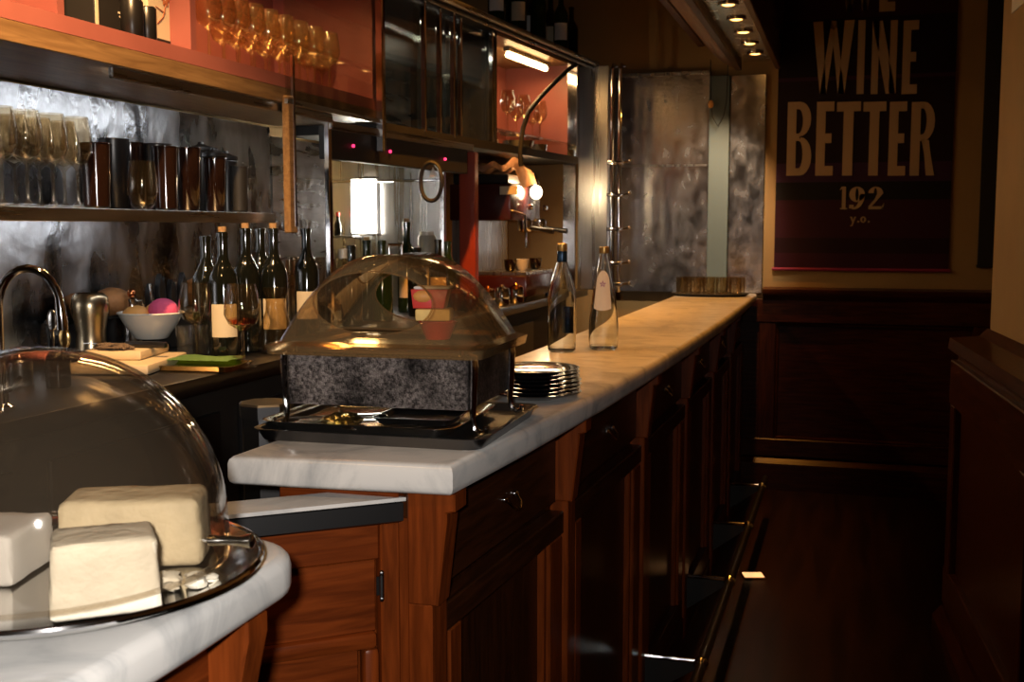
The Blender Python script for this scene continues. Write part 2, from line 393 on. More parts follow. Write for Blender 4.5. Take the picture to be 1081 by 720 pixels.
# ================================================================== MAIN BAR
EDGE = [(1.58, -0.566), (1.93, -0.545), (2.45, -0.517), (3.14, -0.494), (3.9, -0.480), (4.6, -0.474), (5.3, -0.478), (6.38, -0.49)]
def edge_x(y):
    for (a, xa), (b, xb) in zip(EDGE, EDGE[1:]):
        if y <= b: return xa + (xb - xa) * (y - a) / (b - a)
    return EDGE[-1][1]
top = [(-0.942, 1.565)] + [(x, y) for y, x in EDGE] + [(-0.905, 6.38), (-0.90, 3.1)]
top[1] = (-0.572, 1.595)
slab = MB().prism(top, 1.05, 1.10, 'z', bev=0.014, seg=3).build('marble_counter_top', M_marble)
tag(slab, 'long pale marble counter top running to the end wall', 'counter top')
bar = thing('bar_counter', 'dark wood bar front with panelled bays under the long marble top', 'bar counter', (0, 0, 0))
def fx(y): return edge_x(y) - 0.072
BY = [1.625, 2.35, 3.14, 3.92, 4.67, 5.42, 6.2]
prof = [(fx(y) - 0.02, y) for y in [1.65] + BY[1:] + [6.36]]
MB().prism([(-0.89, 1.65)] + prof + [(-0.89, 6.36)], 0.0, 1.045, 'z').build('carcass', M_pwood, bar)
MB().box((-0.76, 1.642, 0.5), (0.24, 0.016, 1.0), bev=0.003).build('end_panel', M_wood, bar)
MB().box((-0.78, 1.64, 1.02), (0.21, 0.03, 0.05), bev=0.003).build('end_rail', M_woodh, bar)
def frame_pt(a, b, s, t):
    A = Vector((fx(a), a, 0)); B = Vector((fx(b), b, 0)); u = (B - A).normalized(); n = Vector((u.y, -u.x, 0))
    return A + u * s + n * t, u, (B - A).length
def fbox(a, b, s0, s1, t0, t1, z0, z1, name, m, parent, bev=0.003):
    p, u, ln = frame_pt(a, b, (s0 + s1) / 2, (t0 + t1) / 2)
    return MB().box((0, 0, 0), (t1 - t0, s1 - s0, z1 - z0), bev=bev).build(name, m, parent, (p.x, p.y, (z0 + z1) / 2), math.atan2(-u.x, u.y))
for k, (a, b) in enumerate(zip(BY, BY[1:])):
    ln = frame_pt(a, b, 0, 0)[2]
    y = a
    # pilaster and corbel at the near end of each bay
    fbox(a, b, -0.012, 0.05, -0.02, 0.022, 0.0, 0.87, 'pilaster', M_wood, bar)
    x0 = fx(a) - 0.02; x1 = edge_x(a)
    MB().prism([(x0, 0.868), (x0 + 0.050, 0.868), (x1 - 0.026, 1.005), (x1 - 0.026, 1.018), (x1 - 0.012, 1.022), (x1 - 0.012, 1.049), (x0, 1.049)], y - 0.012, y + 0.045, 'y', bev=0.003, seg=1).build('corbel', M_wood, bar)
    # drawer with its ring pull
    dr = fbox(a, b, 0.09, ln - 0.05, -0.02, 0.006, 0.875, 1.015, 'drawer', M_pwoody, bar)
    p, u, _ = frame_pt(a, b, ln * 0.50, 0.012)
    pull = MB().tube([(0.006, -0.028, 0.008), (0.016, -0.022, -0.004), (0.020, -0.008, -0.013), (0.020, 0.008, -0.013), (0.016, 0.022, -0.004), (0.006, 0.028, 0.008)], 0.0032, 8)
    pull.ell((0.002, -0.028, 0.009), (0.007, 0.007, 0.007), 10, 6).ell((0.002, 0.028, 0.009), (0.007, 0.007, 0.007), 10, 6)
    q = pull.build('ring_pull', M_chrome, dr, (0.014, 0, 0.0))
    # frame of the lower panel
    fbox(a, b, 0.075, 0.125, -0.02, 0.016, 0.10, 0.80, 'stile', M_wood, bar)
    fbox(a, b, ln - 0.115, ln - 0.03, -0.02, 0.016, 0.10, 0.80, 'stile', M_wood, bar)
    fbox(a, b, 0.06, ln - 0.02, -0.02, 0.016, 0.80, 0.85, 'rail', M_pwoody, bar)
    fbox(a, b, 0.06, ln - 0.02, -0.02, 0.016, 0.08, 0.16, 'rail', M_pwoody, bar)
    fbox(a, b, 0.125, ln - 0.115, -0.02, -0.006, 0.16, 0.80, 'panel', M_pwood, bar)
    fbox(a, b, 0.125, 0.145, -0.02, 0.008, 0.16, 0.80, 'moulding', M_wood, bar)
    fbox(a, b, ln - 0.135, ln - 0.115, -0.02, 0.008, 0.16, 0.80, 'moulding', M_wood, bar)
    fbox(a, b, 0.0, ln, -0.02, 0.02, 0.0, 0.08, 'plinth', M_pwoody, bar)

# foot rail
fr = thing('foot_rail', 'chrome foot rail on triangular brackets along the bar front', 'foot rail', (-0.38, 4.2, 0))
MB().tube([(0, -1.75, 0.20), (0, 1.55, 0.20)], 0.016, 12).build('rail', M_dsteel, fr)
for y in (2.40, 3.18, 3.98, 4.76, 5.52):
    yy = y - 4.2; xw = fx(y) + 0.02 + 0.38
    b = MB().tube([(xw, yy, 0.212), (0, yy, 0.212)], 0.006, 8)
    b.build('bracket_rod', M_chrome, fr)
    MB().ell((0.0, yy, 0.204), (0.023, 0.020, 0.023), 14, 8).build('ball_joint', M_silver, fr)
    MB().prism([(xw, 0.09), (xw, 0.205), (-0.012, 0.205), (-0.012, 0.19)], yy - 0.004, yy + 0.004, 'y').build('bracket_plate', M_blackm, fr)

# gate in the gap of the bar, swung half open
ga = math.atan2(1.63 - 1.467, -0.684 + 0.876)
gate = thing('bar_gate', 'low brown wooden gate with grey stone cap, hinged on the bar end', 'gate', (-0.668, 1.630, 0), ga)
GL = 0.47
MB().prism([(0.0, 0.0), (-0.055, 0.078), (-GL, 0.078), (-GL, 0.0)], 0.995, 1.03, 'z', bev=0.003, seg=1).build('cap', M_dsteel, gate)
MB().prism([(0.004, -0.002), (-0.058, 0.080), (-GL, 0.080), (-GL, -0.002)], 1.03, 1.036, 'z').build('cap_stone', M_marble, gate)
MB().box((-GL / 2 - 0.015, 0.03, 0.965), (GL - 0.04, 0.028, 0.06), bev=0.003).build('top_rail', M_woodh, gate)
MB().box((-0.020, 0.026, 0.50), (0.032, 0.040, 0.99), bev=0.003).build('stile', M_wood, gate)
MB().box((-GL + 0.02, 0.03, 0.50), (0.036, 0.034, 0.99), bev=0.003).build('stile', M_wood, gate)
MB().box((-GL / 2 - 0.01, 0.034, 0.875), (GL - 0.06, 0.022, 0.118), bev=0.002).build('plank', M_woodh, gate)
MB().box((-GL / 2 - 0.01, 0.030, 0.803), (GL - 0.06, 0.034, 0.028), bev=0.008, seg=2).build('moulding', M_woodh, gate)
MB().box((-0.050, 0.030, 0.48), (0.026, 0.034, 0.62), bev=0.008, seg=2).build('moulding', M_wood, gate)
MB().box((-GL / 2 - 0.02, 0.036, 0.48), (GL - 0.10, 0.014, 0.62)).build('panel', M_woodh, gate)
hg = MB().tube([(0, 0, -0.018), (0, 0, 0.018)], 0.004, 8); hg.ell((0, 0, 0.021), (0.004, 0.004, 0.005), 8, 6); hg.ell((0, 0, -0.021), (0.004, 0.004, 0.005), 8, 6)
hg.box((-0.004, 0.004, 0), (0.008, 0.004, 0.03))
hg.build('hinge', M_dsteel, gate, (-0.036, 0.003, 0.895))

# near counter with its own slab
rc = []
for k in range(9):
    a = k / 8 * PI / 2
    rc.append((-0.677 + 0.095 * math.cos(a), 1.075 + 0.085 * math.sin(a)))
slab2 = MB().prism([(-1.30, 0.22), (-0.590, 0.22), (-0.580, 0.90)] + rc + [(-1.30, 1.16)], 1.052, 1.10, 'z', bev=0.014, seg=3).build('marble_slab', M_marble)
tag(slab2, 'white marble slab with rounded corner carrying the cheese dome', 'counter top')
nc = thing('side_counter', 'brown wooden counter base under the cheese dome slab', 'counter', (-0.9, 0.65, 0))
MB().box((-0.04, -0.02, 0.525), (0.58, 0.86, 1.05)).build('carcass', M_wood, nc)
MB().box((0.255, -0.02, 0.96), (0.016, 0.80, 0.13), bev=0.003).build('drawer', M_woody, nc)
MB().box((0.257, 0.36, 0.42), (0.022, 0.10, 0.85), bev=0.003).build('stile', M_wood, nc)
MB().box((0.257, -0.02, 0.85), (0.022, 0.86, 0.05), bev=0.003).build('rail', M_woody, nc)
MB().prism([(0.25, 0.87), (0.275, 0.87), (0.31, 1.03), (0.31, 1.051), (0.25, 1.051)], 0.36, 0.405, 'y', bev=0.003, seg=1).build('corbel', M_wood, nc)

# ================================================================== CHEESE DOME
TC = Vector((-0.765, 0.935, 1.10))
plat = thing('cheese_platter', 'round polished steel platter under the cheese dome', 'platter', TC)
MB().lathe([(0, 0.002), (0.10, 0.0), (0.165, 0.002), (0.185, 0.010), (0.203, 0.018), (0.207, 0.020), (0.208, 0.023), (0.203, 0.023), (0.184, 0.0135), (0.165, 0.0065), (0, 0.0065)], seg=64).build('dish', M_silver, plat)
MB().tube([(0.206 * math.cos(a), 0.206 * math.sin(a), 0.022) for a in [2 * PI * k / 64 for k in range(64)]], 0.0035, 8, True).build('rolled_rim', M_chrome, plat)
dm = thing('cheese_dome', 'large clear roll-top dome over white cheese at the lower left', 'dome cover', (TC.x - 0.012, TC.y, 1.125))
R0 = 0.183
outer = [(R0 + 0.002, 0.0), (R0 + 0.002, 0.012)] + [(R0 * math.cos(a), 0.034 + R0 * math.sin(a)) for a in [PI / 2 * k / 20 for k in range(21)]]
outer[-1] = (0, 0.034 + R0)
inner = [(max(0.0, r - 0.003), z - (0.003 if z > 0.05 else 0.0)) for r, z in outer[::-1]]
inner[0] = (0, 0.034 + R0 - 0.003)
MB().lathe(outer + inner[0:], seg=64).build('shell', M_dome, dm)
MB().tube([((R0 + 0.001) * math.cos(a), (R0 + 0.001) * math.sin(a), 0.002) for a in [2 * PI * k / 64 for k in range(64)]], 0.003, 8, True).build('rim', M_dome, dm)
pa = math.radians(14)
MB().tube([(R0 - 0.012, 0, 0), (R0 + 0.020, 0, 0), (R0 + 0.030, 0, 0)], [0.0055, 0.0048, 0.0075], 14).ell((R0 + 0.031, 0, 0), (0.004, 0.0078, 0.0078), 12, 8).build('pivot_pin', M_silver, dm, (0, 0, 0.022), pa)
def block(w0, d0, h, taper=0.95, bev=0.006, seed=1):
    b = MB(); b.box((0, 0, h / 2), (w0, d0, h), bev=bev, seg=3)
    bmesh.ops.subdivide_edges(b.bm, edges=[e for e in b.bm.edges if e.calc_length() > 0.03], cuts=4, use_grid_fill=True)
    r = random.Random(seed)
    for v in b.bm.verts:
        k = 1 - (1 - taper) * (v.co.z / h); v.co.x *= k; v.co.y *= k
        v.co += Vector((r.uniform(-1, 1), r.uniform(-1, 1), r.uniform(-1, 1) if v.co.z > 0.003 else 0)) * 0.0007
    return b
c1 = block(0.098, 0.075, 0.070, 0.93, 0.006, 3).build('cheese_block', M_cheese, None, (-0.662, 0.878, 1.1070), math.radians(38))
tag(c1, 'white block of fresh cheese in front, nearest the dome edge', 'cheese', 'cheeses under the dome')
c2 = block(0.150, 0.085, 0.072, 0.94, 0.009, 5).build('cheese_block', M_cheese2, None, (-0.725, 1.018, 1.1070), math.radians(24))
tag(c2, 'larger cream cheese with rind, behind the front white block', 'cheese', 'cheeses under the dome')
c3 = block(0.10, 0.10, 0.052, 0.97, 0.006, 8).build('cheese_block', M_paper, None, (-0.842, 0.930, 1.1070), math.radians(14))
tag(c3, 'white wrapped cheese at the left edge of the photo', 'cheese', 'cheeses under the dome')
for k, (x, y, s) in enumerate([(-0.612, 0.952, 0.010), (-0.628, 0.936, 0.008), (-0.642, 0.950, 0.012), (-0.607, 0.972, 0.007), (-0.655, 0.960, 0.008), (-0.622, 0.968, 0.009)]):
    o = MB().ell((0, 0, s * 0.5), (s * 1.2, s, s * 0.55), 10, 7, lump=0.5, seed=k).build('cheese_crumb', M_cheese, None, (x, y, 1.1065))
    tag(o, 'small crumb of white cheese on the platter beside the front block', 'cheese crumb', 'cheese crumbs on the platter')

# ================================================================== DISPLAY DISH ON THE BAR
DR = 0.03
DX, DY = -0.779, 1.903
tr = thing('serving_tray', 'dark rectangular steel tray under the legged pastry dish', 'tray', (-0.772, 1.892, 1.10), DR)
def rrect(w, d, r, n=5):
    out = []
    for cx, cy, a0 in ((w / 2 - r, -d / 2 + r, -PI / 2), (w / 2 - r, d / 2 - r, 0), (-w / 2 + r, d / 2 - r, PI / 2), (-w / 2 + r, -d / 2 + r, PI)):
        for k in range(n + 1): out.append((cx + r * math.cos(a0 + PI / 2 * k / n), cy + r * math.sin(a0 + PI / 2 * k / n)))
    return out
def loft(b, rings, cap0=True, cap1=True):
    R = [[b.bm.verts.new(p) for p in ring] for ring in rings]
    n = len(R[0])
    for A, B in zip(R, R[1:]):
        for k in range(n): b.bm.faces.new((A[k], A[(k + 1) % n], B[(k + 1) % n], B[k]))
    if cap0: b.bm.faces.new(R[0][::-1])
    if cap1: b.bm.faces.new(R[-1])
    return b
def ring(w, d, r, z): return [(x, y, z) for x, y in rrect(w, d, r)]
loft(MB(), [ring(0.395, 0.375, 0.03, 0.0), ring(0.41, 0.39, 0.03, 0.018), ring(0.418, 0.398, 0.03, 0.020), ring(0.402, 0.382, 0.03, 0.019), ring(0.387, 0.367, 0.03, 0.006)]).build('pan', M_dsteel, tr)
dish = thing('pastry_display', 'legged steel pastry dish with amber clear roll-top lid', 'display dish', (DX, DY, 1.109), DR)
WD, DD = 0.334, 0.276
loft(MB(), [ring(WD, DD, 0.012, 0.046), ring(WD, DD, 0.012, 0.134), ring(WD - 0.008, DD - 0.008, 0.010, 0.134), ring(WD - 0.008, DD - 0.008, 0.010, 0.060)]).build('steel_body', M_frost, dish)
for sx in (-1, 1):
    for sy in (-1, 1):
        x, y = sx * (WD / 2 - 0.002), sy * (DD / 2 - 0.016)
        lg = MB()
        pts = [(x, y, 0.138), (x + sx * 0.008, y, 0.134), (x + sx * 0.010, y, 0.12), (x + sx * 0.008, y, 0.06), (x + sx * 0.006, y, 0.03), (x + sx * 0.010, y, 0.012), (x + sx * 0.020, y, 0.006), (x + sx * 0.029, y, 0.010), (x + sx * 0.030, y, 0.018)]
        V = []
        for i, p in enumerate(pts):
            hw = [0.014, 0.014, 0.014, 0.010, 0.006, 0.006, 0.007, 0.007, 0.006][i]
            V.append((p, hw))
        lg.tube([p for p, _ in V], [0.0055, 0.0060, 0.0062, 0.0058, 0.0050, 0.0050, 0.0055, 0.0058, 0.0045], 10)
        for v in lg.bm.verts: v.co.y = y + (v.co.y - y) * (1.9 if v.co.z > 0.05 else 1.2)
        lg.build('leg', M_chrome, dish)
lid = thing('x', None, None)
bpy.data.objects.remove(lid)
FW, FD = WD + 0.058, DD + 0.045
loft(MB(), [ring(FW, FD, 0.02, 0.134), ring(FW + 0.006, FD + 0.006, 0.02, 0.150), ring(FW - 0.03, FD - 0.03, 0.02, 0.156), ring(FW - 0.034, FD - 0.034, 0.02, 0.152), ring(FW + 0.000, FD + 0.000, 0.02, 0.146), ring(FW - 0.006, FD - 0.006, 0.02, 0.134)], False, False).build('lid_flange', M_lid, dish)
# vault of the lid with oval openings in both end faces
def arch(t, a, b):   # t 0..pi, a slightly pointed-shouldered arch
    c, s = math.cos(t), math.sin(t)
    return (a * c, b * (1 - abs(c) ** 1.95))
A_, B_ = WD / 2 + 0.017, 0.154
hd = DD / 2 + 0.004
vb = MB()
secs = [(-hd, 0.93), (-hd + 0.006, 0.97), (-hd + 0.02, 1.0), (0, 1.0), (hd - 0.02, 1.0), (hd - 0.006, 0.97), (hd, 0.93)]
nt_ = 40
rows = [[vb.bm.verts.new((arch(PI * k / nt_, A_ * s, B_ * s)[0], y, 0.152 + arch(PI * k / nt_, A_ * s, B_ * s)[1])) for k in range(nt_ + 1)] for y, s in secs]
for P, Q in zip(rows, rows[1:]):
    for k in range(nt_): vb.bm.faces.new((P[k], P[k + 1], Q[k + 1], Q[k]))
vb.build('lid_vault', M_lid, dish, ang=50)
def end_face(y):
    b = MB(); n = 64; hx, hz, hc = 0.108, 0.054, 0.072
    O, I = [], []
    for k in range(n):
        a = 2 * PI * k / n; dx, dz = math.cos(a), math.sin(a)
        I.append((hx * dx, hc + hz * dz))
        lo, hi = 0.0, 0.4
        for _ in range(30):
            m = (lo + hi) / 2; x, z = m * dx, hc + m * dz
            inside = z >= 0 and abs(x) < A_ * 0.93 and z < B_ * 0.93 * (1 - (abs(x) / (A_ * 0.93)) ** 1.95)
            if inside: lo = m
            else: hi = m
        O.append((lo * dx, hc + lo * dz))
    for k in range(n):
        k2 = (k + 1) % n
        b.bm.faces.new([b.bm.verts.new((p[0], y, 0.152 + p[1])) for p in (O[k], O[k2], I[k2], I[k])])
    bmesh.ops.remove_doubles(b.bm, verts=b.bm.verts[:], dist=1e-5)
    o = b.build('lid_end', M_lid, dish)
    e = MB().tube([(p[0], y, 0.152 + p[1]) for p in I], 0.0018, 6, True).build('opening_rim', M_lid, o)
end_face(-hd); end_face(hd)
MB().tube([(-0.012, -0.03, 0.304), (-0.012, -0.03, 0.322), (0.012, -0.03, 0.322), (0.012, -0.03, 0.304)], 0.003, 8).build('lid_handle', M_chrome, dish)
# food in the dish
def on_dish(x, y, z): 
    c, s = math.cos(DR), math.sin(DR)
    return (DX + c * x - s * y, DY + s * x + c * y, 1.109 + z)
o = MB().lathe([(0, 0), (0.022, 0), (0.034, 0.030), (0.036, 0.032), (0.034, 0.032), (0.022, 0.004), (0, 0.004)], seg=24).build('red_bowl', M_cred, None, on_dish(0.062, 0.02, 0.150))
tag(o, 'small red bowl seen through the lid opening, lowest in the pile', 'bowl')
o = MB().box((0, 0, 0.012), (0.064, 0.05, 0.022), bev=0.004, seg=2).build('yellow_cake', M_cyel, None, on_dish(0.056, 0.02, 0.183), 0.2)
tag(o, 'yellow slice of cake lying on the red bowl inside the display lid', 'cake')
o = thing('pastry_cup', 'white and red cup with orange pastry at the top of the pile', 'pastry', on_dish(0.050, 0.02, 0.207), 0.2)
MB().prism([(-0.03, 0), (0.026, 0), (0.034, 0.034), (-0.034, 0.034)], -0.024, 0.024, 'y', bev=0.002).build('cup', M_cred, o)
MB().ell((-0.012, -0.012, 0.022), (0.022, 0.02, 0.014), 14, 8).build('pastry', M_corg, o)
MB().box((0.004, 0, 0.037), (0.066, 0.046, 0.005), bev=0.002).build('lid', M_paper, o)
o = loft(MB(), [ring(WD - 0.03, DD - 0.03, 0.01, 0), ring(WD - 0.02, DD - 0.02, 0.01, 0.086), ring(WD - 0.024, DD - 0.024, 0.01, 0.086), ring(WD - 0.034, DD - 0.034, 0.01, 0.08)]).build('insert_pan', M_silver, None, on_dish(0, 0, 0.062), DR)
tag(o, 'shallow silver insert pan filling the legged dish', 'pan')
o = thing('silver_tray', 'polished silver tray with raised rim lying on the dark tray under the dish', 'tray', (-0.814, 1.898, 1.1065), DR)
loft(MB(), [ring(0.32, 0.26, 0.03, 0.0), ring(0.352, 0.295, 0.035, 0.016), ring(0.362, 0.305, 0.035, 0.018), ring(0.350, 0.292, 0.035, 0.0175), ring(0.316, 0.256, 0.03, 0.003)]).build('pan', M_silver, o)
# things lying on the tray under the dish
def on_tray(x, y, z): return (-0.800 + x, 1.885 + y, 1.1095 + z)
o = thing('serving_tongs', 'silver serving tongs lying slantwise on the dark tray', 'tongs', on_tray(-0.085, -0.045, 0.001), math.radians(32))
for s in (-1, 1):
    MB().box((0, s * 0.009, 0.006 + 0.004 * s), (0.17, 0.009, 0.003), bev=0.001).build('arm', M_silver, o)
MB().ell((0.085, 0, 0.006), (0.012, 0.013, 0.006), 12, 8).build('hinge_bend', M_silver, o)
o = MB().ell((0, 0, 0.014), (0.034, 0.022, 0.015), 18, 12, lump=0.35, seed=4).build('gold_foil', M_foil, None, on_tray(-0.045, -0.10, 0.0005), 0.3)
tag(o, 'crumpled gold foil lying on the tray under the dish', 'foil')
o = thing('serving_spoon', 'silver serving spoon lying on the tray near its front edge', 'spoon', on_tray(0.03, -0.110, 0.001), 0.05)
MB().ell((-0.05, 0, 0.005), (0.03, 0.017, 0.006), 14, 8).build('bowl', M_silver, o)
MB().tube([(-0.02, 0, 0.005), (0.03, 0, 0.007), (0.09, 0, 0.006)], [0.004, 0.003, 0.004], 8).build('handle', M_silver, o)
o = loft(MB(), [ring(0.13, 0.10, 0.012, 0), ring(0.15, 0.12, 0.014, 0.012), ring(0.146, 0.116, 0.014, 0.012), ring(0.128, 0.098, 0.012, 0.003)]).build('small_steel_pan', M_dsteel, None, on_tray(0.055, 0.02, 0.0005), DR)
tag(o, 'small shallow steel pan on the tray beneath the dish, right side', 'pan')

# black plates beside the dish
pl = thing('black_plate', 'black plate, bottom of the stack beside the pastry dish', 'plate', (-0.640, 2.305, 1.10), 0, 'stack of black plates')
MB().lathe([(0, 0), (0.055, 0), (0.062, 0.004), (0.098, 0.012), (0.101, 0.0145), (0.098, 0.015), (0.060, 0.0075), (0, 0.0065)], seg=40).build('body', M_blackg, pl)
names = ['second black plate from the bottom of the stack', 'third black plate from the bottom of the stack', 'fourth black plate from the bottom of the stack', 'third black plate from the top of the stack', 'second black plate from the top of the stack', 'topmost black plate of the stack beside the pastry dish']
for k, nm in enumerate(names):
    dup(pl, (-0.640 + random.uniform(-.004, .004), 2.305 + random.uniform(-.004, .004), 1.10 + 0.0085 * (k + 1)), k, nm)

# ================================================================== WATER BOTTLES
b1 = thing('water_bottle', 'clear round-shouldered glass bottle with blue neck band on the bar', 'bottle', W(593, 371, z=1.10), 0.2, 'water bottles on the bar')
pf = [(0, 0.004), (0.034, 0.0), (0.041, 0.006), (0.0415, 0.02), (0.0415, 0.155), (0.038, 0.185), (0.028, 0.222), (0.0175, 0.255), (0.0145, 0.268), (0.0140, 0.300)]
MB().lathe(pf + [(max(0, r - 0.0028), z + (0.006 if z < 0.01 else 0)) for r, z in pf[::-1]], seg=32).build('glass', M_rglass, b1)
MB().lathe([(0.0150, 0.262), (0.0153, 0.264), (0.0150, 0.292), (0.0145, 0.294)], seg=24).build('neck_band', M_capblue, b1)
MB().lathe([(0.0146, 0.294), (0.0152, 0.296), (0.0152, 0.314), (0.013, 0.317), (0, 0.317)], seg=24).build('cap', M_capgold, b1)
MB().lathe([(0.0420, 0.05), (0.0420, 0.13)], seg=10, a0=-0.7, a1=0.4).build('back_label', M_capblue, b1, rotz=1.2)
b2 = thing('water_bottle', 'clear cone-shaped glass bottle with white label on the bar', 'bottle', W(637, 368.5, z=1.10), 0, 'water bottles on the bar')
pf = [(0, 0.004), (0.036, 0.0), (0.043, 0.006), (0.0445, 0.03), (0.0440, 0.075), (0.040, 0.12), (0.030, 0.19), (0.0185, 0.255), (0.0140, 0.283), (0.0140, 0.300)]
MB().lathe(pf + [(max(0, r - 0.0028), z + (0.006 if z < 0.01 else 0)) for r, z in pf[::-1]], seg=32).build('glass', M_rglass, b2)
MB().lathe([(0.0148, 0.286), (0.0152, 0.288), (0.0150, 0.304), (0.012, 0.306), (0, 0.306)], seg=24).build('cap', M_capgold, b2)
la = math.atan2(-b2.location.y, -b2.location.x) - 0.12
def cone_r(z):
    for (r0, z0), (r1, z1) in zip(pf, pf[1:]):
        if z0 <= z <= z1: return r0 + (r1 - r0) * (z - z0) / (z1 - z0)
def patch(u, v):
    z = 0.118 + 0.118 * v
    hw = 0.70 + 0.05 * v
    if v > 0.72: hw *= math.sqrt(max(0.02, 1 - ((v - 0.72) / 0.285) ** 2))
    if v < 0.05: z += 0.006 * (2 * u - 1) ** 2
    a = la + (2 * u - 1) * hw
    r = cone_r(z) + 0.0008
    return (r * math.cos(a), r * math.sin(a), z)
lb = MB().grid(patch, 14, 16).build('label', M_paper, b2)
em = MB()
for k in range(5):
    a = 2 * PI * k / 5 + 0.3
    pts = []
    for (rr, aa) in ((0.0005, a), (0.006, a - 0.35), (0.010, a), (0.006, a + 0.35)):
        z = 0.196 + rr * math.sin(aa); an = la + rr * math.cos(aa) / cone_r(z); r = cone_r(z) + 0.0016
        pts.append(em.bm.verts.new((r * math.cos(an), r * math.sin(an), z)))
    em.bm.faces.new(pts)
em.build('emblem', M_purple, lb)

# ================================================================== TUMBLERS AT THE FAR END
tt = MB().lathe([(0, 0), (0.185, 0), (0.205, 0.012), (0.208, 0.013), (0.205, 0.016), (0.183, 0.005), (0, 0.005)], seg=48)
for v in tt.bm.verts: v.co.y *= 0.62
tt = tt.build('round_tray', M_blackm, None, (-0.715, 6.08, 1.10))
tag(tt, 'dark oval tray with tumblers at the far end of the bar', 'tray')
tm = thing('tumbler', 'x', 'glass', (0, 0, 0), 0, 'tumblers on the far tray')
pf = [(0, 0), (0.029, 0), (0.031, 0.003), (0.033, 0.095)]
MB().lathe(pf + [(0.0315, 0.095), (0.0295, 0.010), (0, 0.010)], seg=20).build('glass', M_glassw, tm)
first = True
for row, (yy, n) in enumerate(((6.025, 5), (6.115, 5))):
    for k in range(n):
        lbl = '%s tumbler from the left in the %s row on the far tray' % (ORD[k], ('front', 'back')[row])
        p = (-0.855 + 0.070 * k + 0.01 * row, yy, 1.106)
        if first: tm.location = p; tm['label'] = lbl; first = False
        else: dup(tm, p, 0, lbl)

pb = W(281, 424, y=2.06)
o = thing('grey_bin', 'grey steel bin with raised lid in the aisle behind the bar', 'bin', (pb.x, pb.y, 0.0), 0.2)
MB().lathe([(0, 0), (0.050, 0), (0.052, 0.01), (0.052, pb.z - 0.025), (0, pb.z - 0.025)], seg=8).build('body', M_dsteel, o, ang=20)
MB().lathe([(0, pb.z - 0.03), (0.057, pb.z - 0.03), (0.058, pb.z - 0.004), (0.054, pb.z), (0, pb.z)], seg=8).build('lid', M_dsteel, o, ang=20)

# ================================================================== BACK BAR, NEAR SECTION
XC = -1.60     # plane of the cabinet fronts
XW = -2.00     # plane of the splash behind the shelf
bb = thing('back_counter', 'black fronted back counter behind the bar', 'counter', (-1.75, 3.6, 0))
MB().box((-0.02, 0.0, 0.54), (0.56, 5.2, 1.07)).build('carcass', M_blackm, bb)
for k in range(6):
    d = MB().box((0, 0, 0), (0.012, 0.62, 0.78), bev=0.003).build('door', M_black, bb, (0.266, -2.2 + 0.72 * k, 0.62))
    MB().tube([(0.012, -0.26, -0.3), (0.022, -0.26, -0.29), (0.022, -0.26, 0.29), (0.012, -0.26, 0.3)], 0.004, 8).build('handle', M_chrome, d)
wt = MB().box((-1.725, 3.6, 1.100), (0.61, 5.3, 0.04), bev=0.006, seg=2).build('back_worktop', M_dsteel)
tag(wt, 'dark steel worktop of the back counter holding bottles and bowls', 'counter top')
sp = MB().box((XW, 2.51, 1.47), (0.012, 2.28, 0.695)).build('splash_panel', M_splash)
tag(sp, 'streaky steel splash panel behind the glass shelf', 'splash panel')
sh = thing('steel_shelf', 'thin steel shelf holding wine glasses and dark cups', 'shelf', (XW, 2.15, 1.5))
MB().box((0.18, 0, 0.0), (0.35, 1.76, 0.004)).build('board', M_brushy, sh)
MB().box((0.353, 0, -0.010), (0.005, 1.76, 0.030), bev=0.001).build('lip', M_brushy, sh)
MB().box((0.345, 0.45, -0.010), (0.010, 0.70, 0.012), bev=0.002).build('added_light_bar', M_brushy, sh)  # light bar added under the lip to brighten the splash below
light('added_shelf_light', 'AREA', (0.336, 0.45, -0.012), 0.10, (0.95, 0.95, 0.95), sh, shape='RECTANGLE', size=0.010, size_y=0.66).rotation_euler = (0, math.radians(66), 0)
SZ = 1.507
cb = thing('wall_cabinet', 'orange-red open wall cabinet with golden bottom edge', 'cabinet', (XC, 2.35, 1.826))
CL, CH = 2.72, 0.62        # along the wall, height
MB().box((-0.20, 0.0, 0.022), (0.40, CL, 0.044), bev=0.002).build('bottom_board', M_gwood, cb)
MB().prism([(0.0, 0.044), (-0.006, 0.082), (-0.40, 0.082), (-0.40, 0.044)], -CL / 2, CL / 2, 'y').build('floor_board', M_red, cb)
MB().box((-0.395, 0, 0.35), (0.012, CL, 0.54)).build('back_panel', M_red, cb)
MB().box((-0.20, 0, CH + 0.02), (0.40, CL, 0.04)).build('top_board', M_red, cb)
MB().box((-0.20, 2.565 - 2.35, 0.36), (0.38, 0.026, 0.56)).build('divider', M_red, cb)
MB().box((-0.20, CL / 2 - 0.012, 0.36), (0.38, 0.024, 0.56)).build('side_panel', M_red, cb)
MB().box((-0.14, 2.06 - 2.35, 0.36), (0.26, 0.022, 0.56)).build('divider', M_red, cb)
gd = MB().box((0.012, 3.36 - 2.35, 0.34), (0.006, 0.70, 0.66)).build('glass_door', M_pane, cb)
MB().box((0.012, 3.36 - 2.35, 0.004), (0.012, 0.70, 0.014)).build('door_rail', M_brushy, gd)
MB().box((0.014, 3.70 - 2.35, 0.30), (0.030, 0.026, 0.80), bev=0.004).build('door_post', M_chrome, gd)
stn = MB().box((0.006, 0, -0.19), (0.022, 0.045, 0.40), bev=0.003).build('hanging_strut', M_gwood, cb, (0, 3.035 - 2.35, 0.01))
MB().box((0.015, 0.012, -0.12), (0.008, 0.012, 0.5)).build('track', M_chrome, stn)
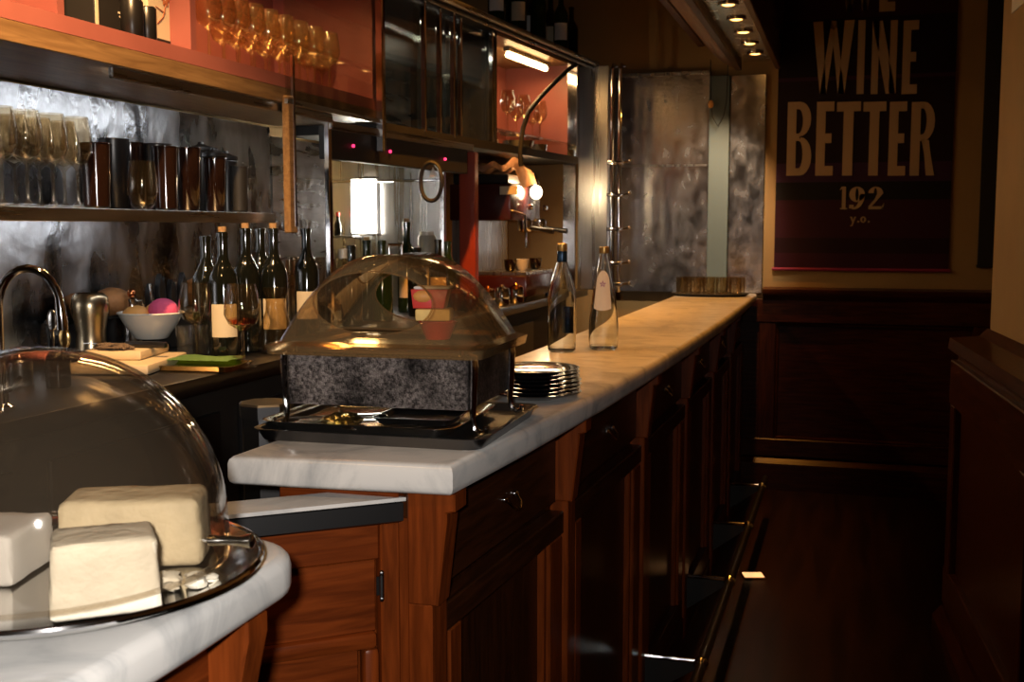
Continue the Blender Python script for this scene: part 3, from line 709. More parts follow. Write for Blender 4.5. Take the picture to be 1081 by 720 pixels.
lt = MB().box((0, 0, 0), (0.02, 1.0, 0.012), bev=0.003).build('light_strip', M_tube, cb, (-0.05, 0.80, CH - 0.01))
l = light('cabinet_light', 'AREA', (-0.06, 0.80, CH - 0.02), 2.8, (1.0, 0.52, 0.18), cb, shape='RECTANGLE', size=0.03, size_y=0.95)
l.rotation_euler = (0, math.radians(-12), 0)
# cool strip added under the cabinet to brighten the steel splash
us = thing('splash_fill_strip', 'added slim strip light under the front edge of the red cabinet', 'light', (XC - 0.03, 2.8, 1.812))
MB().box((0.012, 0, 0), (0.012, 1.14, 0.026), bev=0.003).build('housing', M_brushy, us)
MB().box((0.003, 0, 0.0), (0.006, 1.06, 0.014)).build('diffuser', M_whiteglow, us)
l = light('splash_fill_light', 'AREA', (-0.004, 0, 0.0), 0.15, (0.86, 0.92, 1.0), us, shape='RECTANGLE', size=0.014, size_y=1.06)
l.rotation_euler = (0, math.radians(62), 0)

# --- wine glasses on the shelf and in the cabinet
def wine_profile(h=0.20, rb=0.036, sc=1.0):
    o = [(0, 0.0), (0.033, 0.0), (0.034, 0.002), (0.012, 0.006), (0.0045, 0.014), (0.0038, 0.05), (0.0042, h * 0.42), (0.010, h * 0.455), (rb * 0.75, h * 0.52), (rb, h * 0.64), (rb * 0.96, h * 0.80), (rb * 0.78, h)]
    i = [(rb * 0.78 - 0.0012, h), (rb * 0.96 - 0.0014, h * 0.80), (rb - 0.0014, h * 0.64), (rb * 0.72, h * 0.53), (0, h * 0.475)]
    return o + i
def make_wine(label, loc, group, h=0.20, rb=0.036, m=M_glass):
    t = thing('wine_glass', label, 'wine glass', loc, 0, group)
    k = 8
    p = wine_profile(h, rb)
    MB().lathe(p[6:], seg=20).build('bowl', m, t)
    MB().lathe(p[:7], seg=16).build('stem', m, t)
    return t
g0 = None
cnt = 0
for row, X in ((0, -1.70), (1, -1.80)):
    for k, px in enumerate((3, 30, 57, 83) if row == 0 else (17, 43, 69)):
        lbl = 'upright wine glass on the steel shelf, %s from the left in the %s row' % (ORD[k], ('front', 'back')[row])
        p = PX(px, X, SZ)
        if g0 is None: g0 = make_wine(lbl, p, 'wine glasses on the steel shelf', 0.205, 0.035, M_glassw)
        else: dup(g0, p, 0, lbl)
gi = None
for row, X in ((0, -1.665), (1, -1.775)):
    n = 9 if row == 0 else 8
    for k in range(n):
        px = 221 + (348 - 221) * k / (n - 1) if row == 0 else 236 + (340 - 236) * k / (n - 1)
        lbl = 'wine glass in the red cabinet, %s from the divider in the %s row' % (ORD[k], ('front', 'back')[row])
        p = PX(px, X, 1.826 + 0.083)
        if gi is None:
            gi = make_wine(lbl, p, 'wine glasses in the red cabinet', 0.19, 0.037, M_litglass)
        else: dup(gi, p, 0, lbl)
# --- dark cups on the shelf
def cup(name, label, loc, r0, r1, h, m, group):
    t = thing(name, label, 'cup', loc, 0, group)
    MB().lathe([(0, 0), (r0 - 0.003, 0), (r0, 0.004), (r1, h), (r1 - 0.003, h), (r0 - 0.003, 0.008), (0, 0.008)], seg=22).build('body', m, t)
    MB().tube([(r1 * math.cos(a), r1 * math.sin(a), h) for a in [2 * PI * k / 24 for k in range(24)]], 0.0016, 6, True).build('rim', m, t)
    return t
cups = [(103, -1.70, .030, .034, .150, M_brown), (122, -1.78, .032, .038, .175, M_black), (140, -1.86, .032, .038, .180, M_brown), (168, -1.80, .031, .037, .178, M_black), (176, -1.69, .028, .031, .160, M_brown), (199, -1.70, .030, .036, .165, M_brown), (214, -1.80, .030, .036, .170, M_black), (228, -1.70, .026, .031, .145, M_brown), (240, -1.78, .028, .032, .150, M_black), (253, -1.70, .024, .026, .130, M_blackm)]
desc = ['smoky brown cup beside the wine glasses', 'tall black cup behind the clear stemless glass', 'brown cup in the back row by the wine glasses', 'tall black cup behind the middle of the shelf', 'brown cup right of the clear stemless glass', 'brown cup at the middle of the right group', 'tall lidded black cup behind the right group', 'small lidded brown cup near the right end', 'lidded black cup behind the right end cups', 'short matt black cup at the right end of the shelf']
for (px, X, r0, r1, h, m), ds in zip(cups, desc):
    c_ = cup('dark_cup', ds + (' on the steel shelf' if 'shelf' not in ds else ''), PX(px, X, SZ), r0, r1, h, m, 'dark cups on the steel shelf')
    if px in (214, 228, 240):
        MB().lathe([(0, 0), (r1, 0), (r1 + 0.003, 0.004), (r1 + 0.002, 0.012), (0.018, 0.018), (0.010, 0.022), (0.008, 0.028), (0, 0.030)], (0, 0, h + 0.002), 18).build('lid', M_black, c_)
t = thing('stemless_glass', 'clear stemless glass among the dark cups on the shelf', 'glass', PX(151, -1.68, SZ))
MB().lathe([(0, 0), (0.018, 0), (0.030, 0.012), (0.037, 0.040), (0.036, 0.08), (0.031, 0.118), (0.0298, 0.118), (0.0345, 0.08), (0.0355, 0.042), (0.028, 0.015), (0, 0.006)], seg=24).build('body', M_glassw, t)
# --- boxes and tins in the left compartment of the cabinet
FZ = 1.826 + 0.082
q = PX(104, -1.72, FZ)
o = thing('wine_box', 'black gift box with small printed lines in the red cabinet', 'box', q, 0)
MB().box((0, 0, 0.19), (0.10, 0.155, 0.38), bev=0.003).build('carton', M_blackm, o)
MB().box((0.0512, -0.078 + 0.006, 0.19), (0.002, 0.010, 0.38)).build('edge_strip', M_label, o)
for k, (wd, z) in enumerate(((0.06, 0.118), (0.045, 0.105), (0.055, 0.092), (0.035, 0.058), (0.028, 0.049))):
    MB().box((0.0512, 0.025, z), (0.001, wd, 0.0045)).build('printed_line', M_label, o)
q = PX(152, -1.72, FZ)
o = thing('wine_box', 'cream gift box with red floral print beside the black box', 'box', q, 0)
MB().box((0, 0, 0.19), (0.10, 0.105, 0.38), bev=0.003).build('carton', M_label, o)
MB().box((0, 0, 0.012), (0.103, 0.108, 0.024)).build('dark_foot', M_blackm, o)
em = MB()
for k in range(6):
    a = k * PI / 3
    em.ell((0.0515, 0.022 + 0.011 * math.cos(a), 0.125 + 0.011 * math.sin(a)), (0.0008, 0.008, 0.006), 8, 6, Matrix.Rotation(a, 3, 'X'))
em.tube([(0.0515, 0.022, 0.11), (0.0515, 0.010, 0.08), (0.0515, -0.015, 0.06)], 0.0014, 5); em.tube([(0.0515, 0.02, 0.09), (0.0515, -0.02, 0.10)], 0.0012, 5)
em.build('flower_print', mat('red_brown_print', (0.45, 0.15, 0.06), 0.7), o)
for k, (px, r, h) in enumerate(((140, 0.026, 0.085), (156, 0.022, 0.080))):
    o = MB().lathe([(0, 0), (r - 0.002, 0), (r, 0.003), (r, h - 0.003), (r - 0.002, h), (0, h)], seg=20).build('black_tin', M_black, None, PX(px, -1.635, FZ))
    tag(o, ['larger black tin in front of the cream gift box', 'smaller black tin at the cream gift box corner'][k], 'tin', 'black tins in the cabinet')

# --- objects on the back worktop
WZ = 1.121
def wine_bottle(label, loc, h=0.315, group='wine bottles on the back worktop', label_m=M_label, m=M_bottle, lab=True, cork=True, fat=0.038):
    t = thing('wine_bottle', label, 'wine bottle', loc, 0, group)
    s = h / 0.315
    p = [(0, 0.002), (fat - 0.004, 0), (fat, 0.005), (fat, 0.185 * s), (fat * 0.93, 0.203 * s), (fat * 0.62, 0.225 * s), (0.0155, 0.240 * s), (0.0140, 0.255 * s), (0.0140, 0.296 * s), (0.0158, 0.297 * s), (0.0158, 0.308 * s), (0.0135, 0.310 * s), (0, 0.310 * s)]
    MB().lathe(p, seg=28).build('glass', m, t)
    if cork: MB().lathe([(0.0105, 0.309 * s), (0.0115, 0.322 * s), (0, 0.323 * s)], seg=14).build('cork', M_cork, t)
    if lab:
        a = math.atan2(-loc[1], -loc[0])
        MB().lathe([(fat + 0.0006, 0.060), (fat + 0.0006, 0.145)], seg=18, a0=a - 0.95, a1=a + 0.95).build('label', label_m, t)
    return t
wine_bottle('dark wine bottle with cream label behind the two wine glasses', W(238, 379, z=WZ), 0.335, lab=True)
wine_bottle('uncorked dark wine bottle, leftmost of the row by the white bowl', W(220, 374, z=WZ), 0.325, lab=False, cork=False)
wine_bottle('tall dark wine bottle with cork behind the right wine glass', W(262, 371, z=WZ), 0.345, lab=False)
wine_bottle('dark wine bottle with pale label partly behind the carafe', W(291, 369, z=WZ), 0.345, lab=True)
wine_bottle('dark wine bottle at the back between carafe and cream label', W(277, 364, z=WZ), 0.345, lab=False, cork=False)
wine_bottle('dark wine bottle with pale label standing left of the display lid', W(325, 356, z=WZ), 0.345, lab=True, cork=False)
gA = make_wine('empty wine glass standing by the small tumblers on the worktop', W(208, 379, z=WZ), 'wine glasses on the back worktop', 0.20, 0.043, M_glassw)
gB = make_wine('wine glass with a little rosé in front of the bottles', W(257, 388, z=WZ), 'wine glasses on the back worktop', 0.205, 0.044, M_glassw)
MB().lathe([(0, 0.0985), (0.030, 0.108), (0.0385, 0.1205), (0, 0.1205)], seg=20).build('wine', M_rose, gB)
MB().lathe([(0, 0.0965), (0.028, 0.1055), (0.034, 0.113), (0, 0.113)], seg=20).build('wine', glass('white_wine', (0.92, 0.80, 0.45), 1.33, 0.02), gA)
ts = thing('shot_tumbler', 'small clear tumbler in front of the white bowl, left one', 'glass', W(196, 378, z=WZ), 0, 'small tumblers on the worktop')
MB().lathe([(0, 0), (0.020, 0), (0.022, 0.003), (0.025, 0.085), (0.0238, 0.085), (0.0205, 0.010), (0, 0.010)], seg=16).build('glass', M_glass, ts)
dup(ts, W(213, 376, z=WZ), 0, 'small clear tumbler under the bowl of the empty wine glass')
# green cloth on gold trays
gt = thing('gold_tray', 'low gold rimmed tray on the worktop under the green cloth', 'tray', W(214, 389, z=WZ), 0.1)
loft(MB(), [ring(0.19, 0.13, 0.02, 0), ring(0.21, 0.15, 0.02, 0.014), ring(0.205, 0.145, 0.02, 0.014), ring(0.186, 0.126, 0.02, 0.003)]).build('pan', M_gold, gt)
o = MB().grid(lambda u, v: ((u - .5) * 0.17, (v - .5) * 0.11, 0.003 * math.sin(9 * u) * math.sin(7 * v)), 12, 8)
bmesh.ops.solidify(o.bm, geom=o.bm.faces[:], thickness=0.004)
o = o.build('green_cloth', M_green, None, W(216, 387, z=WZ) + Vector((0, 0, 0.021)), 0.1); tag(o, 'folded green cloth lying flat on the gold tray', 'cloth')
# cutting boards, bowl, knife, herbs
BP = W(128, 384, z=1.14)
o = MB().box((0, 0, 0.012), (0.20, 0.28, 0.024), bev=0.006, seg=2).build('cutting_board', M_board, None, (BP.x - 0.030, BP.y + 0.07, WZ), 0.25); tag(o, 'ivory cutting board lying on the worktop, lower of two', 'cutting board')
o = MB().box((0, 0, 0.011), (0.15, 0.20, 0.022), bev=0.006, seg=2).build('cutting_board', M_board, None, (BP.x - 0.065, BP.y + 0.11, WZ + 0.0245), 0.25); tag(o, 'smaller ivory cutting board on top, under the white bowl', 'cutting board')
bz = WZ + 0.047
BW = W(160, 357, z=bz)
bw = thing('white_bowl', 'white ceramic bowl holding pink and orange fruit', 'bowl', BW)
MB().lathe([(0, 0), (0.040, 0), (0.044, 0.003), (0.070, 0.040), (0.084, 0.066), (0.088, 0.068), (0.086, 0.071), (0.080, 0.066), (0.066, 0.042), (0.040, 0.008), (0, 0.007)], seg=36).build('body', M_white, bw)
o = MB().ell((0, 0, 0), (0.040, 0.036, 0.032), 20, 14).build('pink_fruit', M_pink, None, BW + Vector((0.030, 0.012, 0.075))); tag(o, 'round pink fruit in the white bowl', 'fruit')
o = MB().ell((0, 0, 0), (0.038, 0.036, 0.026), 20, 14).build('orange_fruit', M_orange, None, BW + Vector((-0.034, -0.014, 0.062))); tag(o, 'pale orange fruit at the left in the white bowl', 'fruit')
o = MB().ell((0, 0, 0), (0.030, 0.030, 0.026), 20, 14).build('orange_fruit', M_orange, None, BW + Vector((-0.012, 0.040, 0.066))); tag(o, 'orange fruit at the back of the white bowl', 'fruit')
o = MB().tube([(0, 0, 0), (0.025, 0.0, 0.09)], 0.004, 8).build('stirring_rod', M_silver, None, BW + Vector((-0.028, 0.06, 0.050)), 2.6); tag(o, 'thin silver rod leaning out of the white bowl', 'rod')
kp = W(142, 365, z=WZ + 0.03)
kn = thing('kitchen_knife', 'black-handled kitchen knife lying on the cutting board', 'knife', (BP.x - 0.045, BP.y + 0.10, WZ + 0.0467), 0.05)
MB().box((0.045, 0, 0.008), (0.11, 0.020, 0.015), bev=0.005, seg=2).build('handle', M_black, kn)
MB().prism([(-0.01, -0.012), (-0.13, 0.0), (-0.01, 0.012)], 0.006, 0.008, 'z').build('blade', M_silver, kn)
hp = W(136, 369, z=WZ + 0.03)
o = MB().ell((0, 0, 0.004), (0.05, 0.028, 0.011), 22, 12, lump=0.5, seed=2).build('chopped_herbs', M_herb, None, (BP.x - 0.055, BP.y + 0.045, WZ + 0.0467)); tag(o, 'small heap of grey-brown chopped herbs on the cutting board', 'herbs', kind=None)
# steel pitcher, cup, faucet
pp = PX(97, -1.868, WZ)
o = thing('steel_pitcher', 'tall waisted brushed metal pitcher beside the faucet', 'pitcher', pp)
MB().lathe([(0, 0), (0.040, 0), (0.043, 0.004), (0.038, 0.045), (0.037, 0.075), (0.044, 0.115), (0.047, 0.140), (0.044, 0.163), (0.036, 0.172), (0.033, 0.174), (0.035, 0.168), (0.043, 0.150), (0.041, 0.115), (0.034, 0.07), (0.036, 0.01), (0, 0.008)], seg=36).build('body', M_brass, o)
MB().tube([(-0.040, 0, 0.155), (-0.070, 0, 0.150), (-0.082, 0, 0.115), (-0.068, 0, 0.075), (-0.036, 0, 0.062)], 0.006, 10).build('handle', M_blackm, o, rotz=-0.6)
pp = PX(22, -1.72, WZ)
o = thing('steel_shaker', 'small steel shaker jar behind the dome top', 'shaker', pp)
MB().lathe([(0, 0), (0.025, 0), (0.026, 0.003), (0.026, 0.052), (0.021, 0.058), (0, 0.058)], seg=24).build('body', M_dsteel, o)
MB().lathe([(0.0225, 0.058), (0.0225, 0.078), (0.019, 0.083), (0, 0.083)], seg=24).build('lid', M_copper, o)
fp = PX(3, -1.52, WZ)
fa = thing('faucet', 'chrome gooseneck faucet at the left edge', 'faucet', fp)
pts = [(0, 0, 0.0), (0, 0, 0.19)]
fd = Vector((math.cos(YAW), math.sin(YAW), 0))
for k in range(1, 13):
    a = PI * k / 12
    c = fd * (0.058 * (1 - math.cos(a))); pts.append((c.x, c.y, 0.19 + 0.075 * math.sin(a)))
c = fd * 0.118; pts += [(c.x, c.y, 0.165), (c.x, c.y, 0.15)]
MB().tube(pts, [0.0078] * (len(pts) - 3) + [0.0095, 0.0105, 0.0105], 14).build('spout', M_chrome, fa)
MB().lathe([(0, 0), (0.022, 0), (0.022, 0.006), (0.013, 0.012), (0.012, 0.050), (0, 0.050)], seg=20).build('base', M_chrome, fa)
MB().tube([(0.012, -0.004, 0.035), (0.04, -0.015, 0.045), (0.06, -0.02, 0.065)], [0.005, 0.004, 0.005], 8).build('lever', M_chrome, fa)
# dangling spoons in front of the pitcher
sp_ = PX(62, -1.62, WZ)
jar = thing('spoon_jar', 'dark jar holding small silver spoons by the pitcher', 'jar', sp_)
MB().lathe([(0, 0), (0.024, 0), (0.026, 0.004), (0.026, 0.06), (0.023, 0.06), (0.023, 0.006), (0, 0.006)], seg=20).build('body', M_brown, jar)
for k, (dx, dz, m) in enumerate(((-0.004, 0.135, M_silver), (0.006, 0.098, M_gold))):
    t = thing('teaspoon', ['silver teaspoon standing bowl-up in the dark jar', 'gold teaspoon leaning lower in the dark jar'][k], 'spoon', sp_ + Vector((dx, 0.004 * k, 0.008)), 0.2 * k)
    MB().tube([(0, 0, 0), (dx, 0, dz * 0.6), (dx * 1.5, 0, dz - 0.02)], [0.0025, 0.002, 0.003], 8).build('handle', m, t)
    MB().ell((dx * 1.6, 0, dz), (0.013, 0.005, 0.024), 14, 8).build('bowl', m, t)
# bread and dark things behind
for k, (px, X, z, r, lab) in enumerate(((88, -1.935, 0.136, (0.055, 0.06, 0.035), 'brown crusty loaf behind the metal pitcher'), (120, -1.935, 0.139, (0.05, 0.065, 0.038), 'brown crusty loaf right of the pitcher, near the splash'), (208, -1.925, 0.144, (0.042, 0.070, 0.042), 'round tan loaf behind the leftmost wine bottles'), (252, -1.925, 0.144, (0.042, 0.070, 0.042), 'round tan loaf behind the right wine glass'))):
    p = PX(px, X, WZ)
    o = MB().ell((0, 0, 0), r, 20, 14, lump=0.10, seed=k).build('bread_loaf', M_bread, None, (p.x, p.y, WZ + z), 0.12 * k); tag(o, lab, 'bread', 'loaves on the back worktop')
p1, p2 = PX(60, -1.948, WZ), PX(296, -1.948, WZ)
rk = thing('bread_rack', 'low dark wire rack carrying the loaves against the splash', 'rack', ((p1.x + p2.x) / 2, (p1.y + p2.y) / 2, WZ))
ln = p2.y - p1.y
for k in range(2): MB().box((-0.03 + 0.06 * k, 0, 0.098), (0.008, ln, 0.008)).build('bar', M_blackm, rk)
for y in (-ln / 2 + 0.01, 0.0, ln / 2 - 0.01):
    MB().tube([(-0.03, y, 0), (-0.03, y, 0.098), (0.03, y, 0.098), (0.03, y, 0)], 0.004, 8).build('foot', M_blackm, rk)
kb = PX(178, -1.875, WZ)
o = thing('knife_holder', 'dark holder packed with upright black handles behind the bowl', 'holder', kb)
MB().box((0, 0, 0.055), (0.07, 0.20, 0.11), bev=0.006, seg=2).build('body', M_blackm, o)
for k in range(7):
    y = -0.085 + 0.028 * k; hh = 0.085 + 0.018 * ((k * 3) % 4) / 2
    MB().prism([(y - 0.010, 0.10), (y + 0.010, 0.10), (y + 0.012, 0.10 + hh * 0.7), (y + 0.002 * (k % 3), 0.10 + hh), (y - 0.011, 0.10 + hh * 0.65)], -0.009 + 0.012 * (k % 2), 0.009 + 0.012 * (k % 2), 'x', bev=0.002, seg=1).build('handle', M_black, o)
p = PX(141, -1.87, WZ)
o = thing('oil_cruet', 'small silver cruet with curled lid behind the white bowl', 'cruet', p)
MB().lathe([(0, 0), (0.022, 0), (0.026, 0.01), (0.024, 0.09), (0.014, 0.125), (0.013, 0.14), (0.016, 0.148), (0, 0.150)], seg=22).build('body', M_silver, o)
MB().tube([(0.016, 0, 0.142), (0.034, 0, 0.145), (0.040, 0, 0.11), (0.026, 0, 0.07)], 0.003, 8).build('handle', M_silver, o)
MB().ell((0, 0, 0.163), (0.012, 0.012, 0.014), 12, 8).build('stopper', M_copper, o)
# carafe and clear glasses between bottles and display lid
p = W(289, 366, z=WZ)
o = thing('glass_carafe', 'clear waisted glass carafe between bottles and display lid', 'carafe', (p.x + 0.085, p.y - 0.14, WZ))
MB().lathe([(0, 0.004), (0.040, 0), (0.050, 0.015), (0.048, 0.06), (0.028, 0.115), (0.026, 0.14), (0.038, 0.178), (0.0365, 0.178), (0.0245, 0.14), (0.0265, 0.115), (0.046, 0.06), (0.048, 0.017), (0, 0.008)], seg=30).build('body', M_glassw, o)
for k, (px, X) in enumerate(((307, -1.78), (334, -1.86), (316, -1.90))):
    p = PX(px, X, WZ)
    t = thing('highball_glass', ['tall clear glass behind the carafe', 'tall clear glass right of the pale labelled bottle', 'tall clear glass by the splash behind the pale labelled bottle'][k], 'glass', p, 0, 'tall glasses behind the carafe')
    MB().lathe([(0, 0), (0.028, 0), (0.031, 0.004), (0.036, 0.235), (0.0345, 0.235), (0.0285, 0.010), (0, 0.010)], seg=20).build('body', M_glassw, t)

# ================================================================== BACK BAR, MIDDLE: steel partition and bottles
o = MB().box((-2.0, 3.875, 1.455), (0.012, 0.42, 0.665)).build('splash_panel', M_steel); tag(o, 'cloudy steel sheet right of the hanging strut', 'splash panel')
o = MB().box((-1.632, 3.372, 1.470), (0.018, 0.022, 0.695), bev=0.002).build('steel_upright', M_chrome); tag(o, 'thin steel upright at the left of the lit steel nook', 'upright')
YP = 4.62
pt = thing('steel_partition', 'steel partition facing the bar, glowing around a bright glare panel', 'partition', (-1.995, YP, 1.12))
MB().box((0, 0, 0.34), (0.60, 0.016, 0.68)).build('sheet', M_brush, pt)
MB().box((0.302, -0.004, 0.34), (0.020, 0.026, 0.68), bev=0.003).build('edge_post', M_chrome, pt)
MB().box((0.0, -0.02, 0.545), (0.60, 0.03, 0.012), bev=0.003).build('rail', M_chrome, pt)
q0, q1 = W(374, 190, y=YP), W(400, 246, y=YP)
lp = thing('glare_panel', 'upright glowing panel imitating a bright white reflection on the steel partition', 'lamp', ((q0.x + q1.x) / 2, YP - 0.025, q1.z))  # glowing panel added in place of a lamp's reflection on the steel
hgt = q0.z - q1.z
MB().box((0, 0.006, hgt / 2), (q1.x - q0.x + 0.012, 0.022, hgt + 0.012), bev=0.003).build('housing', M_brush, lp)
MB().box((0, -0.006, hgt / 2), (q1.x - q0.x, 0.006, hgt)).build('diffuser', M_whiteglow, lp)
light('glare_panel_fill', 'AREA', (0, -0.02, hgt / 2), 1.0, (1.0, 0.93, 0.80), lp, shape='RECTANGLE', size=q1.x - q0.x, size_y=hgt).rotation_euler = (PI / 2, 0, 0)
o = MB().box((0, 0, 0), (0.16, 0.10, 0.010), bev=0.002).build('small_shelf', M_brush, None, W(360, 250, y=YP - 0.07)); tag(o, 'short steel ledge at the left of the lit nook', 'shelf')
sh2 = W(357, 248, y=YP - 0.07)
o = thing('small_bottle', 'small dark bottle with red cap on the steel ledge', 'bottle', (sh2.x, sh2.y, sh2.z - 0.003))
MB().lathe([(0, 0), (0.016, 0), (0.017, 0.004), (0.016, 0.05), (0.008, 0.07), (0.008, 0.085), (0, 0.085)], seg=16).build('glass', M_bottle, o)
MB().lathe([(0.0095, 0.084), (0.0095, 0.102), (0, 0.103)], seg=14).build('cap', M_cred, o)
# far section runs at a slight angle
FA = Vector((XC + 0.02, 3.74, 0)); FB = Vector((-1.375, 5.82, 0))
FU = (FB - FA).normalized(); FN = Vector((FU.y, -FU.x, 0)); FR = math.atan2(-FU.x, FU.y); FLN = (FB - FA).length
def FP(s, t, z): v = FA + FU * s - FN * t; return Vector((v.x, v.y, z))
def s_at(px, z=1.8, t=0.0):
    lo, hi = -0.5, 3.5
    for _ in range(50):
        m = (lo + hi) / 2; q = FP(m, t, z) - CAM; u = 540.5 + FPX * q.dot(_R) / q.dot(_F)
        if u < px: lo = m
        else: hi = m
    return m
def farbox(s0, s1, t0, t1, z0, z1, name, m, parent, bev=0.0):
    p = FP((s0 + s1) / 2, (t0 + t1) / 2, (z0 + z1) / 2)
    return MB().box((0, 0, 0), (t1 - t0, s1 - s0, z1 - z0), bev=bev).build(name, m, parent, p, FR)
SD, SN, SE = s_at(412), s_at(528), s_at(609)
hdr = thing('cooler_header', 'dark control strip with red lights above the steel nook', 'control panel', (0, 0, 0))
SH = s_at(346, 1.74, 0.02)
farbox(SH, SN - 0.30, 0.02, 0.055, 1.685, 1.795, 'case', M_blackm, hdr, 0.003)
farbox(SH, SN - 0.28, 0.0, 0.025, 1.78, 1.805, 'edge_trim', M_brushy, hdr)
for px, py in ((373, 154), (412, 160), (470, 168)):
    p = FP(s_at(px, 1.75, 0.015), 0.015, 0); z = W(px, py, y=p.y).z
    MB().ell((0, 0, 0), (0.006, 0.006, 0.006), 10, 6).build('red_light', M_led, hdr, (p.x, p.y, z))
o = thing('cable_loop', 'black cable loop with white tag hanging from the control strip', 'cable', FP(s_at(455, 1.72, -0.03), -0.03, 1.695))
MB().tube([(0.043 * math.sin(a), 0.004 * math.sin(3 * a), -0.060 + 0.072 * math.cos(a)) for a in [2 * PI * k / 24 for k in range(24)]], 0.008, 8, True).build('loop', M_blackm, o)
MB().prism([(-0.012, -0.040), (0.020, -0.040), (0.004, -0.005)], 0.010, 0.012, 'y').build('tag', M_paper, o)
# glass display cabinet
dc = thing('display_cabinet', 'dark cabinet with sliding glass doors and chrome posts', 'cabinet', (0, 0, 0))
farbox(-0.02, SE + 0.02, 0.0, 0.42, 1.795, 1.83, 'bottom', M_blackm, dc)
farbox(-0.02, SN, 0.40, 0.42, 1.83, 2.31, 'back', M_blackm, dc)
farbox(0.0, SN - 0.02, 0.05, 0.40, 2.06, 2.068, 'inner_shelf', M_pane, dc)
farbox(SN - 0.008, SN + 0.012, 0.02, 0.42, 1.83, 2.31, 'partition', M_blackm, dc)
for (a, b, t) in ((412, 466, 0.012), (446, 492, 0.03), (484, 528, 0.048)):
    d = farbox(s_at(a), s_at(b), t, t + 0.006, 1.84, 2.30, 'glass_door', M_pane, dc)
for px, wd, t in ((449, .012, -0.006), (468, .014, 0.006), (480, .014, -0.004), (491, .014, 0.012), (526, .020, 0.020)):
    s = s_at(px); farbox(s - wd / 2, s + wd / 2, t, t + 0.022, 1.82, 2.31, 'door_post', M_chrome, dc, 0.003)
farbox(s_at(418), s_at(452), 0.34, 0.38, 1.84, 2.20, 'gold_panel', M_gwood, dc)
farbox(s_at(470, t=0.3), s_at(527, t=0.3), 0.385, 0.398, 2.075, 2.105, 'strip_lamp', M_whiteglow, dc)
farbox(0.1, SN - 0.1, 0.385, 0.398, 1.86, 2.03, 'rear_pane', M_steel, dc)
light('display_light', 'AREA', FP((SD + SN) / 2 + 0.15, 0.30, 2.28), 0.35, (1.0, 0.88, 0.66), dc, shape='RECTANGLE', size=0.05, size_y=0.6)
for k, px in enumerate((476, 488, 503, 515)):
    t = thing('white_cup', ['white cup in the display cabinet, leftmost', 'white cup in the display cabinet, second from the left', 'white cup in the display cabinet, second from the right', 'white cup in the display cabinet, rightmost'][k], 'cup', FP(s_at(px, 1.85, 0.22), 0.22, 1.8305 if k % 2 else 2.0685), 0, 'white cups in the display cabinet')
    MB().lathe([(0, 0), (0.022, 0), (0.03, 0.02), (0.036, 0.06), (0.0345, 0.06), (0.028, 0.02), (0, 0.004)], seg=18).build('body', M_white, t)
    MB().tube([(0.032, 0, 0.05), (0.05, 0, 0.045), (0.05, 0, 0.025), (0.030, 0, 0.018)], 0.003, 8).build('handle', M_white, t)
# cornice with bottles on it
cn = thing('cornice_shelf', 'long dark top shelf with chrome edge above the display cabinet', 'shelf', (0, 0, 0))
farbox(-0.35, SE + 0.22, -0.03, 0.42, 2.315, 2.345, 'board', M_blackm, cn)
p0, p1 = FP(-0.35, -0.035, 2.33), FP(SE + 0.22, -0.035, 2.33)
MB().tube([p0, p1], 0.013, 10).build('edge_rail', M_brushy, cn)
p0, p1 = FP(-0.35, -0.015, 2.308), FP(SE + 0.2, -0.015, 2.308)
MB().tube([p0, p1], 0.007, 8).build('lower_rail', M_brushy, cn)
for k, px in enumerate((524, 536, 547, 557, 568, 581, 592, 603)):
    s = s_at(px, 2.4, 0.05 + 0.085 * (k % 2))
    p = FP(s, 0.05 + 0.085 * (k % 2), 2.346)
    wine_bottle('dark bottle on the top shelf, %s from the left' % ORD[k], p, 0.31, 'bottles on the top shelf', M_paper if k % 3 == 0 else M_label, M_bottle if k % 2 else M_greenb, lab=(k % 3 != 1), cork=False)
# orange lit niche
nn = thing('lit_niche', 'orange-red lit niche with glasses and a ceiling lamp tube', 'cabinet', (0, 0, 0))
farbox(SN + 0.012, SE, 0.40, 0.42, 1.83, 2.31, 'back', M_red, nn)
farbox(SE, SE + 0.012, 0.05, 0.42, 1.83, 2.31, 'side', M_red, nn)
farbox(SN + 0.012, SE, 0.03, 0.42, 2.30, 2.312, 'top', M_gwood, nn)
farbox(SE - 0.008, SE + 0.014, 0.0, 0.05, 1.82, 2.31, 'post', M_chrome, nn)
lf = thing('tube_lamp', 'bright warm tube lamp under the niche top', 'lamp', (0, 0, 0))
sa, sb = s_at(536, 2.27, 0.12), s_at(576, 2.27, 0.12)
MB().tube([FP(sa, 0.12, 2.268), FP(sb, 0.12, 2.268)], 0.014, 10).build('tube', M_tube, lf)
farbox(sa - 0.02, sb + 0.02, 0.105, 0.135, 2.282, 2.299, 'housing', M_brush, lf)
light('niche_light', 'AREA', FP((sa + sb) / 2, 0.12, 2.25), 1.0, (1.0, 0.52, 0.18), lf, shape='RECTANGLE', size=0.03, size_y=0.5)
gn = None
for k, (px, t) in enumerate(((536, 0.12), (545, 0.20), (553, 0.12), (562, 0.22), (570, 0.14))):
    lbl = 'wine glass in the orange niche, %s from the left' % ORD[k]
    p = FP(s_at(px, 1.9, t), t, 1.9135 if False else 1.905)
    if gn is None: gn = make_wine(lbl, p, 'wine glasses in the orange niche', 0.20, 0.036, M_glassw)
    else: dup(gn, p, 0, lbl)
farbox(SN + 0.02, s_at(577, 1.9, 0.18), 0.05, 0.34, 1.895, 1.904, 'inner_shelf', M_pane, nn)
